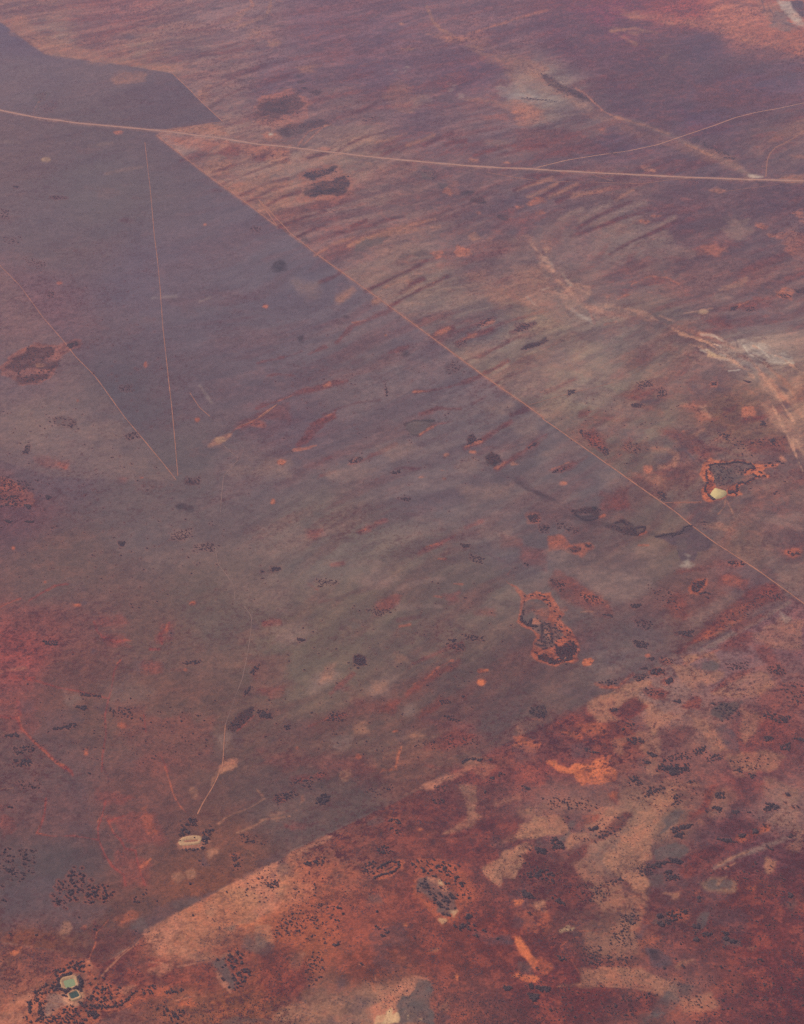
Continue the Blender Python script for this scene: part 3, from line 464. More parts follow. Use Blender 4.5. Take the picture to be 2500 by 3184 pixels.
H E o .8 3 3|815 1280 14 6/1320 920 20 12/1380 1055 14 4/235 1372 10 7/600 1425 10 6/400 1405 8 6
H S o 0.47 5 6|1500 320 1480 350 1455 375 1480 405 1530 430 1575 470
H P q .25 24 14|0 1380 600 1420 720 1518 0 1518/1000 1200 1300 1200 1400 1380 1100 1400/500 1000 700 1130 560 1160
H P k .6 3 3|1610 1150 1640 1122 1690 1130 1708 1180 1690 1200 1640 1200 1612 1180
H P k .8 3 3|570 845 600 825 635 845 640 890 600 895 575 870
H S o 0.43 3 5|1620 1205 1665 1210
H E n .9 2 1|1400 1010 0 0
H P r .3 10 8|1440 120 1560 140 1560 190 1440 190/1560 180 1700 220 1708 340 1560 280/1260 560 1400 550 1400 600 1280 600
H P t .5 8 6|1210 1480 1250 1440 1330 1440 1350 1490 1220 1518
H P l .35 6 6|1500 1220 1540 1240 1570 1290 1540 1290
# --- I
N P o .72 3 3|60 60 160 100 250 110 330 200 560 155 700 190 850 175 870 225 1020 430 1070 560 1180 640 1100 760 1210 870 1340 1000 1420 1100 1500 1300 1530 1430 1440 1560 1470 1650 1380 1740 1200 1720 1060 1770 980 1800 830 1750 560 1660 420 1500 480 1400 480 1260 560 1150 480 960 330 930 140 810 180 600 190 300 120 160
N P b .5 3 3|700 190 860 180 870 230 800 250 700 220/560 160 640 170 640 200/850 1730 1000 1790 1060 1740 1380 1700 1360 1660 1050 1720
N P v .92 2 2|260 400 400 310 560 300 680 330 800 430 850 560 820 720 700 800 640 800 560 740 470 770 440 880 340 880 215 780 220 560
N P v .75 3 4|450 880 640 830 800 780 960 840 1000 900 1150 1100 1000 1200 940 1220 940 1350 650 1365 520 1300 640 1180 640 1100 560 1020
N P l .6 3 3|740 1000 850 980 870 1100 870 1210 830 1200 760 1100/460 780 520 740 600 780 620 840 480 850
N P k .95 2 2.5|960 1300 1000 1310 1030 1360 1150 1360 1200 1290 1340 1245 1420 1340 1460 1410 1400 1520 1300 1560 1320 1650 1170 1680 1050 1730 940 1745 800 1700 600 1620 600 1570 650 1520 760 1520 850 1580 900 1570 960 1640 1070 1650 1060 1590 960 1500 980 1400
N P k .35 3 5|1040 1420 1200 1330 1340 1400 1240 1500 1080 1500
N P l .7 3 3|1170 1590 1230 1570 1210 1620 1160 1650
N S k .85 5 2|215 680 225 780 340 870/380 880 440 760/370 885 460 890 540 900/250 560 270 640/270 370 290 430/700 1410 790 1385/520 1480 580 1510/520 1290 640 1330 760 1340
N S k .7 7 3|680 870 690 1000 660 1180/880 940 880 1080 900 1180/850 880 930 870 1000 920
I P b .9 3 3|400 880 410 858 450 850 465 860 450 885 410 893
F P k .6 4 4|330 1480 480 1470 510 1490 480 1518 380 1518 330 1510
I P k .62 3 3|340 0 520 0 480 30 430 40 400 30
I P k .55 3 4|540 70 590 50 640 32 700 60 710 110 690 128 650 118 600 90
I S k .85 5 2|700 90 730 72 770 75 765 100 720 122 690 118 700 95/360 0 400 32 450 35 500 15/590 50 640 38 660 60
I S o .8 7 3|735 118 775 105/505 15 530 5
I P o .5 6 5|200 130 260 118 330 180 300 190 210 210/310 185 440 165 460 190 400 240 330 220
I P k .7 3 3|318 205 350 188 390 195 388 218 340 222/412 170 450 185 450 195 420 192
I P u .85 4 4|830 130 940 110 1000 70 1050 62 1090 110 1170 160 1140 195 1080 220 1060 275 980 275 955 190 880 150
I P v .5 6 5|950 150 1000 140 1010 200 960 190
I P w .35 8 9|985 300 1000 285 1025 250 1035 280 1062 298 1030 315
I S o .6 6 2|730 180 790 180
I P o .75 5 4|1020 430 1040 390 1090 370 1140 375 1150 410 1110 450 1080 468 1040 462
I P k .92 2 2|1040 420 1060 400 1090 385 1132 388 1130 410 1095 445 1060 458 1042 440
I P v .5 3 2|1065 435 1085 428 1100 440 1075 450
I S k .8 4 1|1090 465 1130 460 1155 470/1125 485 1145 495
I P r .45 10 10|240 330 400 420 480 470 560 520 600 600 500 600 300 500 220 400/880 540 960 430 1010 480 1020 600 960 600 900 560/1180 350 1400 370 1350 440 1200 420/960 340 1200 270 1360 280 1330 310 1000 350
I P o .35 10 10|400 460 560 500 560 540 440 520/100 560 300 560 280 620 330 700/1210 370 1340 360 1320 420 1240 410/ 1580 210 1680 200 1690 240 1620 255/80 5 140 0 140 45 90 50
I P r .65 8 6|940 810 1100 700 1260 560 1400 440 1540 410 1600 500 1500 520 1350 590 1200 680 1050 770 960 830
I P o .4 6 8|1280 580 1340 540 1400 500 1330 590/1060 750 1140 700 1240 650 1180 720
I S u .6 9 4|1090 790 1120 770 1260 700 1380 620 1520 540 1610 510
I S n .8 12 5|1150 775 1300 700 1450 620 1620 520/1100 800 1180 770
I P r .6 8 8|1200 770 1400 680 1420 700 1360 800 1230 810/1280 650 1460 590 1480 600 1320 700/1430 780 1500 770 1560 870 1620 930 1560 955 1480 880
I P u .4 12 8|740 680 880 670 860 750 740 740/600 960 900 800 950 820 720 930/240 1040 500 1020 420 1100/540 860 760 800 620 860
I P n .6 16 10|360 330 500 320 700 350 800 370 820 430 700 510 560 500 400 400
I P n .4 14 10|200 210 320 230 280 280 200 260/1040 620 1200 500 1340 460 1200 560 1060 660/860 150 900 240 800 280 700 200/1440 180 1600 260 1500 300
I P v .4 10 8|360 560 700 580 700 800 500 780
I S t .35 3 2|390 575 460 572
I S o .45 9 5|1000 880 1100 840 1220 790/1280 640 1360 600/620 1010 700 940/480 1000 560 1020
I P v .9 4 4|1090 870 1160 855 1200 870 1210 895 1180 925 1110 915
I P t .75 5 4|980 835 1080 820 1090 845 1050 870 1000 880/430 1110 560 1050 640 1010 740 975 800 990 800 1010 740 1040 700 1090 640 1120 600 1150 560 1150 580 1190 620 1215 500 1220 440 1160
I P t .6 8 7|740 1080 820 1140 900 1170 980 1180 1010 1230 900 1230 850 1240 820 1300 760 1220 780 1150 720 1090/1180 1030 1300 950 1480 930 1530 1000 1460 1060 1330 1075 1200 1090 1150 1060/930 890 1010 880 1100 920 1240 930 1200 980 1080 1040 1000 1010 960 930/1100 800 1180 820 1200 870 1110 850
I P t .45 8 7|1400 700 1560 620 1708 620 1708 800 1600 800 1520 780 1420 740/700 1270 800 1280 860 1330 870 1420 830 1518 780 1518 800 1420 720 1340
I P t .5 8 7|1000 1150 1130 1200 1250 1310 1250 1380 1180 1400 1100 1300 1060 1280/1330 1130 1500 1150 1480 1200 1360 1350 1300 1250/1240 1420 1500 1380 1600 1430 1500 1518 1300 1518/ 580 1330 720 1290 760 1280 640 1360 640 1420 600 1400
I P r .65 6 6|1140 1060 1200 1000 1330 920 1430 905 1330 960 1220 1030/970 1130 1060 1060 1130 1090 1100 1160 1000 1150/610 1170 640 1110 720 1090 770 1130 740 1180 640 1215/760 1050 800 1010 890 1050 880 1080 800 1080
I P d .5 8 7|640 1100 740 1100 760 1160 700 1190 630 1180/860 1280 1000 1230 1100 1280 1000 1360 870 1400
I P k .5 5 4|1130 1140 1220 1095 1340 1105 1320 1170 1225 1225 1150 1190
I P v .5 5 4|1130 1140 1220 1095 1340 1105 1320 1170 1225 1225 1150 1190
I P u .7 7 6|1180 1250 1240 1230 1320 1290 1320 1390 1260 1370 1200 1310/1070 1000 1120 980 1130 1020 1080 1030
I P o .6 6 8|380 1240 500 1250 545 1295 450 1300 400 1260/200 1270 300 1280 380 1310 300 1300/20 1300 110 1330 60 1340
I P b .55 6 8|0 1315 60 1330 130 1345 130 1380 0 1360
I P b .92 4 6|195 1455 235 1465 260 1490 330 1505 370 1490 440 1485 480 1450 525 1455 540 1518 260 1518 250 1490
L P b .92 4 6|345 0 420 5 540 0 600 40 590 70 500 95 430 90 400 110 370 60 350 30
L P b .8 4 4|550 160 580 142 605 155 600 175 570 188
L P d .5 5 4|375 30 440 30 430 45/540 60 620 40 590 100/540 130 610 130 620 180 600 220 560 200
L S b .7 8 4|250 5 330 30
I P r .35 12 10|1460 1050 1700 1000 1708 1400 1500 1400 1420 1180/300 1160 420 1240 200 1260
I P u .45 8 6|340 1360 440 1370 440 1430 360 1420/0 1370 120 1380 100 1440 0 1450
I P w .25 8 8|1540 540 1640 620 1600 640
I E o .8 3 3|540 1430 20 6/560 1020 60 12/785 835 14 8/420 440 0 0
I E o .45 5 5|895 862 36 16/840 930 42 18/905 985 28 14/1640 228 44 26/1305 290 44 16
I P n .5 10 8|1500 250 1708 300 1708 500 1600 450/1380 0 1560 60 1708 90 1708 0
I P t .45 6 5|1100 60 1200 50 1300 100 1180 90
I S k .35 10 8|300 10 420 40 560 60/590 90 760 110 880 128 960 110 1060 70
E S u .5 12 6|1540 1300 1640 1380 1708 1420
F S k .28 9 8|0 1310 80 1370 200 1420 320 1480 420 1510
# --- J
J P b .75 4 6|0 1100 60 1080 130 1068 110 1105 90 1125 0 1135
J P l .4 8 8|0 1130 90 1130 60 1180 0 1180
J P g .5 20 8|0 700 300 640 420 820 640 830 480 960 200 960 0 1000
J S q .65 6 3|272 185 262 280 238 355 215 390/215 392 300 408 430 408 520 422 580 432/622 205 602 290 577 360 582 430 620 520 660 585 730 640 742 700/635 310 668 390 710 430 740 485 800 495 812 560 830 630 856 700/640 322 730 290/385 0 420 30 430 50
J S d .4 5 3|605 0 640 60 640 130/560 425 600 500 615 545
J S o .5 3 2|230 350 215 392 300 406/575 330 585 300/640 320 670 385/850 560 825 590 830 640
J S o .55 3 1.5|970 0 1000 80 1020 160 1060 230 1100 272
J P b .75 4 4|820 580 850 572 890 535 895 550 870 580 828 605
J P o .55 6 6|832 300 860 285 895 300 900 340 870 350/835 250 860 240 860 262/900 370 910 385 890 385/680 905 740 885 785 868 788 888 730 910 712 935 695 930 690 915/480 950 510 940 500 960/0 610 10 600 10 640
J P q .35 14 12|560 260 700 280 900 280 960 420 820 460 660 340/0 240 100 300 100 380 0 360/700 500 900 560 880 700 720 690/560 100 800 180 700 240 560 200
J P l .65 5 4|1050 460 1060 420 1110 405 1195 405 1240 440 1190 480 1060 480
J P t .55 5 5|1210 500 1240 480 1290 478 1292 515 1235 555 1215 530/1100 620 1140 605 1165 625 1150 660 1110 655/1020 640 1060 630 1090 655 1050 675 1020 660
J P t .7 5 6|1240 70 1265 40 1310 0 1400 0 1350 30 1290 70 1250 120 1235 100
J S t .65 8 5|1290 338 1330 300 1400 270 1480 240 1560 190/1400 388 1500 350 1560 310 1708 292
J P t .4 7 8|1520 300 1600 260 1708 240 1708 290 1600 310/1130 130 1160 130 1160 190 1130 190
J P o .6 5 5|1350 520 1390 505 1430 497 1400 530 1370 528
J P t .5 8 6|360 1000 380 930 400 910 420 950 400 990
J P u .55 7 5|780 960 880 880 1060 780 1200 755 1340 700 1250 760 1060 840 905 945 830 1000 790 990
J P v .5 7 5|1040 810 1160 770 1200 780 1060 840/780 920 840 900 860 960 790 970
J P l .85 5 5|1650 555 1560 590 1480 630 1380 690 1430 700 1520 720 1540 760 1490 870 1520 885 1640 835 1660 780 1640 720
K P l .8 5 5|0 610 60 575 125 555 140 580 115 650 100 740 130 790 120 830 60 850 0 910
J S u .4 8 4|1440 650 1490 625/1650 560 1640 620
J P u .5 6 4|1645 560 1708 500 1708 560 1670 600
K P u .5 6 4|0 560 130 500 185 490 200 500 130 560 100 660 80 640 130 560 0 600
J P l .75 7 7|1075 860 930 945 850 1000 855 1035 900 1080 940 1130 1000 1120 1140 1125 1100 1070 1000 1030 1070 985 1100 930
J P t .5 10 8|1000 1040 1200 1100 1380 1110 1240 1150 1000 1140/1100 920 1200 960 1100 1000
J P t .6 7 7|1225 785 1280 775 1292 860 1240 900 1195 860/1400 900 1500 880 1540 900 1480 940 1340 970 1330 930
J S b .4 12 7|1400 940 1500 930 1560 890
J P v .7 6 6|1240 1140 1320 1125 1345 1190 1395 1240 1380 1320 1330 1290 1280 1210
J P l .6 5 5|1270 1200 1300 1210 1340 1270 1360 1330 1310 1300 1285 1250
J P v .5 8 7|1330 1500 1380 1480 1500 1470 1600 1490 1620 1518 1330 1518/1300 940 1400 920 1400 960 1320 960/1460 1000 1600 1080 1560 1120 1440 1060
J P d .45 12 10|520 960 560 920 700 980 820 1000 800 1060 700 1120 560 1180 520 1140 560 1040/600 1180 700 1100 820 1050 720 1180 580 1250
J P r .4 12 12|880 1130 1240 1160 1260 1320 1100 1280 900 1240/560 1230 800 1220 860 1300 640 1300
J S t .55 5 2|600 1235 640 1190 700 1130 760 1080 820 1035/680 1130 760 1065/350 1230 420 1185 450 1140
J S o .6 4 1.5|640 905 600 950 570 980 562 1050 530 1120 520 1165 528 1210 570 1262
J P l .7 3 3|515 1140 525 1140 530 1165 518 1168
J P l .6 6 6|480 1160 520 1150 540 1180 500 1190/ 40 1450 60 1400 130 1340 210 1310 330 1285 290 1330 210 1400 170 1440 150 1518 0 1518 0 1470
J P o .45 10 10|180 1300 340 1280 380 1400 460 1440 600 1400 740 1360 900 1300 1000 1320 820 1400 700 1440 560 1518 120 1518/540 1240 720 1320 740 1360 560 1400 520 1300/330 1200 440 1140 520 1160 500 1240 340 1260
J P t .6 6 6|290 1320 330 1300 390 1400 340 1440 260 1480 240 1430 280 1380
J P p .85 3 3|350 1350 400 1330 395 1310 430 1300 500 1310 512 1350 470 1385 400 1400 370 1385
J P p .85 3 2|340 1270 360 1240 430 1228 465 1240 470 1300 450 1315 380 1320 350 1300
J P l .5 6 6|500 1310 540 1300 560 1340 500 1370/700 1320 760 1290 800 1290 740 1350/790 1410 850 1405 840 1430/880 1200 960 1170 1010 1180 940 1240
J S l .5 4 4|880 1150 960 1160 1000 1200/1040 1380 1140 1350/1050 1180 1160 1160
J S k .75 6 3|640 1420 700 1412 740 1385 770 1350 808 1325
J S o .5 5 2|560 1430 700 1440 780 1400 830 1340
J S d .4 4 2|700 1450 800 1470 860 1500
J S t .4 2 1|0 130 80 125/1460 490 1500 530
J P u .3 14 12|0 130 120 150 140 200 0 180/400 60 520 120 480 200 400 160/400 340 560 340 540 400 400 390
J P u .5 6 5|1180 560 1200 510 1220 540 1240 590 1190 590
J S o .6 9 6|1150 1400 1060 1400
J P o .6 6 5|1540 1375 1590 1365 1580 1385 1530 1400/1060 1380 1130 1370 1110 1410 1050 1410
J P t .4 10 8|1600 1460 1708 1440 1708 1518 1620 1518
# --- K
K P l .8 7 5|190 520 330 440 440 380 520 355 545 372 470 410 400 450 320 500 230 530
K P o .3 16 12|160 540 420 500 520 560 470 720 520 900 440 1060 200 1060 60 940 100 860 150 800
K P l .3 12 10|170 700 300 650 360 700 300 800 200 800
K P l .75 5 5|870 165 980 110 1060 60 1150 35 1240 0 1290 0 1200 50 1100 90 1040 130 1000 140 1000 115
K P t .6 6 6|1210 120 1290 110 1310 200 1280 260 1315 290 1260 340 1180 375 1080 408 1150 360 1240 310 1230 200/1290 40 1340 0 1400 0 1340 80
K P t .75 6 6|1340 600 1420 560 1460 510 1550 460 1620 465 1570 540 1560 620 1500 650 1450 650 1430 700 1375 670
K P l .4 8 6|1560 470 1620 450 1640 480 1560 560
K P t .65 7 6|1540 390 1620 330 1640 300 1708 285 1708 420 1660 400/1560 240 1700 200 1708 230 1600 280
K P t .35 10 8|1380 200 1560 150 1560 200 1400 240/1380 460 1540 390 1560 410 1400 470
K P t .55 6 6|1630 800 1708 770 1708 850 1640 860 1625 840
K P o .75 4 4|680 640 700 600 740 570 820 545 870 555 875 610 800 650 720 670
K S k .9 5 1.5|690 655 740 635 800 622 838 590 830 562 785 560 740 580 705 604/760 610 800 590
K P t .6 3 2|730 610 780 590 770 625 740 625
K P o .55 8 7|920 560 1100 550 1220 630 1310 770 1200 850 1180 900 1090 930 1040 860 940 760 940 680
K P v .75 5 5|960 665 1000 650 1060 680 1080 720 1160 740 1175 840 1120 880 1070 850 1060 800 960 720
K P l .8 4 4|1010 655 1060 650 1080 670 1100 690 1120 730 1090 730 1060 690
K P p .8 3 2|1070 670 1090 672 1095 695 1070 692
K S l .6 3 2|1060 710 1100 735 1130 735
K P p .6 5 4|1080 905 1110 905 1090 920/1140 850 1180 850 1160 880
K P l .75 7 5|660 1430 760 1380 830 1290 870 1255 950 1245 1000 1260 900 1300 860 1340 820 1400 830 1500 800 1518 700 1518
K P v .9 4 6|935 1270 1000 1268 1022 1310 1005 1380 1040 1450 1030 1518 835 1518 825 1410 870 1340 900 1335
K P l .75 3 3|850 1345 900 1290 930 1260 930 1290 890 1340
K P p .85 3 3|755 1440 790 1430 800 1460 830 1450 842 1518 740 1518/945 1485 980 1480 978 1502 955 1500/870 1440 880 1440 870 1460/882 1465 895 1462 890 1490
K P p .5 4 4|700 1460 760 1450 780 1480 740 1518 700 1518
K P b .85 5 5|1515 1010 1550 1000 1590 1060 1610 1110 1650 1150 1640 1190 1600 1150 1570 1090 1540 1050
K P b .6 6 8|1500 1230 1540 1210 1640 1245 1640 1270 1560 1270/1520 870 1550 860 1550 890 1525 895/1510 790 1560 790 1550 815
K P o .4 10 10|1500 860 1708 760 1708 1000 1560 980
K E b .75 4 4|872 930 14 12/960 368 14 9/1008 402 9 9/1180 1255 8 16/860 1130 20 8
K P o .5 6 7|40 1370 70 1365 50 1395/0 1130 40 1130 20 1160/510 310 540 305 520 340/730 10 800 5 790 40/640 1250 700 1290 690 1310
K P t .5 8 7|200 1120 280 1105 240 1180 190 1190/0 930 60 950 80 1060 0 1090/1010 1070 1070 1070 1060 1090 1010 1090/480 715 560 710 540 760
K P v .5 8 7|0 1010 60 1060 60 1110 0 1090/560 390 640 370 740 330 730 300 640 320/640 750 720 740 740 800 650 800
K P t .5 16 12|100 1440 250 1400 400 1360 520 1440 500 1518 150 1518
K P u .5 10 8|380 1490 440 1480 480 1518 390 1518/460 1260 500 1240 520 1290 480 1310/1280 980 1480 1000 1500 1040 1360 1040
K P k .6 5 4|1020 428 1055 425 1058 470 1020 472
K P d .45 12 10|920 220 1100 180 1220 240 1230 300 1080 380 960 360/0 1100 160 1050 280 1150 300 1300 250 1400 60 1360 0 1250/1080 470 1380 440 1360 520 1200 560 1020 500/1300 330 1560 290 1560 390 1340 430
K S d .6 8 5|1060 410 1180 405 1300 375/1300 380 1400 330/1580 300 1560 330/760 1070 830 1065
K P k .4 5 5|760 1080 780 1065 830 1070 780 1095
K P t .6 6 6|0 295 120 290 220 250 265 180 280 200 240 265 130 320 0 330/0 0 40 0 20 40/0 140 50 170 20 200/490 40 540 40 520 80 490 70
K P l .6 5 5|250 165 275 165 270 200 250 190
K P o .6 4 3|780 300 840 300 860 340 800 345 780 320
K P q .4 10 10|100 200 220 140 240 160 130 215/200 60 400 20 400 60 260 100/1000 0 1708 0 1708 120 1360 120/160 350 400 300 380 340 200 400
K P d .35 14 12|600 0 900 60 840 140 620 100/1360 140 1500 120 1480 180 1380 180/1640 520 1708 480 1708 700 1620 600
K S l .5 4 4|600 1165 640 1180 690 1215 700 1260
K P t .4 10 8|1080 1420 1140 1360 1120 1420/620 1260 740 1300 720 1380 620 1340
K P r .4 16 12|440 400 640 420 700 540 560 560 440 500
# --- L
L P t .8 6 6|0 430 60 330 120 290 300 285 320 350 310 400 420 380 440 420 380 450 310 500 290 460 310 400 200 410 60 420
L P t .35 12 8|0 240 200 170 440 200 480 240 300 280 60 320
L P t .55 6 7|0 470 80 450 60 560 0 640/480 260 560 250 610 270 560 350 500 370 400 340
L P l .5 5 4|510 350 590 320 600 280 540 330
L P t .8 6 6|730 270 830 190 900 140 950 110 965 150 900 230 845 280 835 370 810 480 815 540 770 560 740 620 790 690 760 740 700 720 560 640 520 580 520 500 600 470 660 400 740 330
L P t .45 10 10|350 560 520 560 560 640 640 700 640 860 520 850 400 740 350 650/640 740 780 760 780 860 700 980 640 1000 560 960 640 850
L P t .35 10 8|880 80 960 60 1100 100 1000 150 900 130/420 960 700 980 720 1100 480 1120 420 1080
L P t .6 7 8|390 1190 520 1180 640 1210 740 1190 860 1240 920 1290 940 1350 860 1340 700 1290 500 1280 250 1310 220 1290 380 1270
L P l .3 7 8|850 1240 950 1250 940 1330 870 1330
L P t .6 10 8|1000 1380 1150 1360 1200 1420 1100 1450 1000 1440
L P t .45 12 10|1460 60 1708 100 1708 500 1620 480 1640 380 1500 320 1560 240 1480 160/1160 150 1280 140 1220 280 1150 280
L P l .45 8 8|1060 320 1100 300 1120 340 1080 345/1600 100 1708 120 1640 180
L P t .75 6 5|1470 590 1490 540 1550 555 1520 610 1490 630
L S n .7 14 7|1180 600 1290 540 1400 500 1500 460 1640 410
L S t .6 6 4|1200 580 1300 530 1380 500/1240 600 1300 570
L P t .6 6 6|880 750 960 730 1000 725 970 780 910 800 920 770
L P t .5 8 8|110 800 160 770 210 775 180 820 120 860/1330 1060 1420 1030 1480 1060 1400 1110/1000 1140 1060 1120 1100 1140 960 1180
L P v .85 5 5|885 350 870 300 950 255 1000 258 960 330 900 380 840 430 830 400
L P v .88 5 4|815 490 900 450 950 440 1010 460 1030 490 1000 520 930 555 830 545
L P p .22 8 8|1095 690 1170 640 1250 630 1300 650 1300 740 1200 755 1130 735
L P v .75 4 6|1130 680 1185 650 1205 665 1205 690 1255 652 1280 680 1270 720 1240 712 1200 735 1160 735 1140 705
L P v .85 5 5|1065 970 1075 900 1110 845 1155 860 1130 930 1090 990/800 920 830 875 900 878 915 905 900 930 830 940
L P u .7 7 6|775 1070 850 1080 920 1130 930 1165 880 1200 820 1180/720 1000 760 930 800 940 745 1015/540 640 590 610 635 630 600 650
L P v .75 7 6|745 1470 850 1400 910 1340 955 1380 920 1440 850 1490 760 1518/300 310 370 300 350 360 320 370/240 420 320 390 290 470 250 450/1190 1000 1330 1020 1360 1080 1240 1060
L P v .5 10 8|940 1290 1040 1300 1020 1350 940 1330/1540 820 1660 800 1640 860/130 440 230 430 240 480 140 480/820 640 880 640 870 680 810 690/720 860 640 880 680 940/30 1160 100 1170 100 1220 40 1230
L P d .65 7 6|300 560 350 490 420 450 500 415 560 360 600 310 650 280 690 290 640 340 560 400 450 460 420 520 340 565/1000 540 1100 500 1180 460 1300 430 1250 500 1150 540 1060 590
L P r .6 8 7|900 400 960 340 1060 260 1120 200 1150 110 1190 110 1140 250 1050 330 980 400/980 620 1000 580 1100 560 1060 640 1000 660/1280 440 1480 340 1510 370 1400 440/360 350 440 290 480 300 400 350
L P b .45 6 6|1420 400 1460 370 1500 340 1510 380 1460 405/1320 410 1380 400 1340 440
L P d .4 14 12|150 1010 400 1000 420 1180 380 1270 250 1300 180 1180/280 1320 800 1330 900 1440 700 1518 300 1518
L P d .4 10 8|1250 320 1440 330 1400 390 1230 400/1500 480 1600 460 1640 500 1708 520 1708 620 1560 520/1280 90 1460 120 1460 230 1280 210
L P b .8 5 5|0 1000 30 1020 50 1070 95 1110 100 1160 60 1120 20 1060
L P o .6 6 8|90 1150 160 1120 220 1150 235 1190 190 1220 120 1200/100 1000 150 900 200 880 140 1000
L P b .65 5 6|75 1240 140 1245 130 1275 90 1270/0 1210 30 1230 0 1240/1220 1100 1260 1120 1250 1130/1050 745 1090 725 1110 740 1070 755
L P b .8 5 5|0 790 30 790 40 810 0 825/0 860 20 870 0 890
L P o .4 7 8|1090 740 1200 770 1180 800 1110 790/1380 720 1420 700 1400 740/900 840 1020 850 1020 930 900 900/740 820 780 860 760 870/740 1030 860 980 880 1010 760 1060
L S o .4 2.5 1|270 1060 340 1010 380 1005/270 1060 340 1150 380 1215
L S t .4 2 .6|470 1293 640 1300 800 1320
L S o .4 3 1.5|380 970 440 970 510 960
L P p .6 4 3|275 970 320 940 310 955/310 960 350 950 340 965
L P u .3 16 12|1180 380 1300 430 1060 470 1020 400/1180 200 1300 260 1200 300/1320 1100 1440 1120 1400 1200 1300 1160
L P k .5 6 5|840 885 860 875 890 900 850 900/835 930 880 925 880 940/800 1080 840 1090 850 1140 810 1130
L P d .3 8 12|1500 1250 1708 1240 1708 1518 1400 1518/1150 1200 1300 1220 1260 1340/600 1360 800 1360 800 1500 600 1500
O P t .85 5 4|570 480 640 420 780 390 930 420 990 600 1080 650 1100 780 1000 880 860 920 740 960 640 900 600 780 640 700 570 620
O P x .5 5 4|640 760 740 740 800 880 960 900 1060 820 1040 900 900 940 760 960 660 880
O P l .65 4 3|0 700 220 650 160 740 130 880 60 860 0 960
O P n .6 5 4|360 720 480 680 620 760 680 880 740 920 560 1000 380 1130 340 1020 350 880
O S t .6 3 1|760 910 600 1000 480 1060 340 1160/400 880 520 910 660 920
O P v .35 5 4|960 360 1080 380 1100 620 1000 620 980 440/1080 700 1160 700 1180 800 1090 800
'''
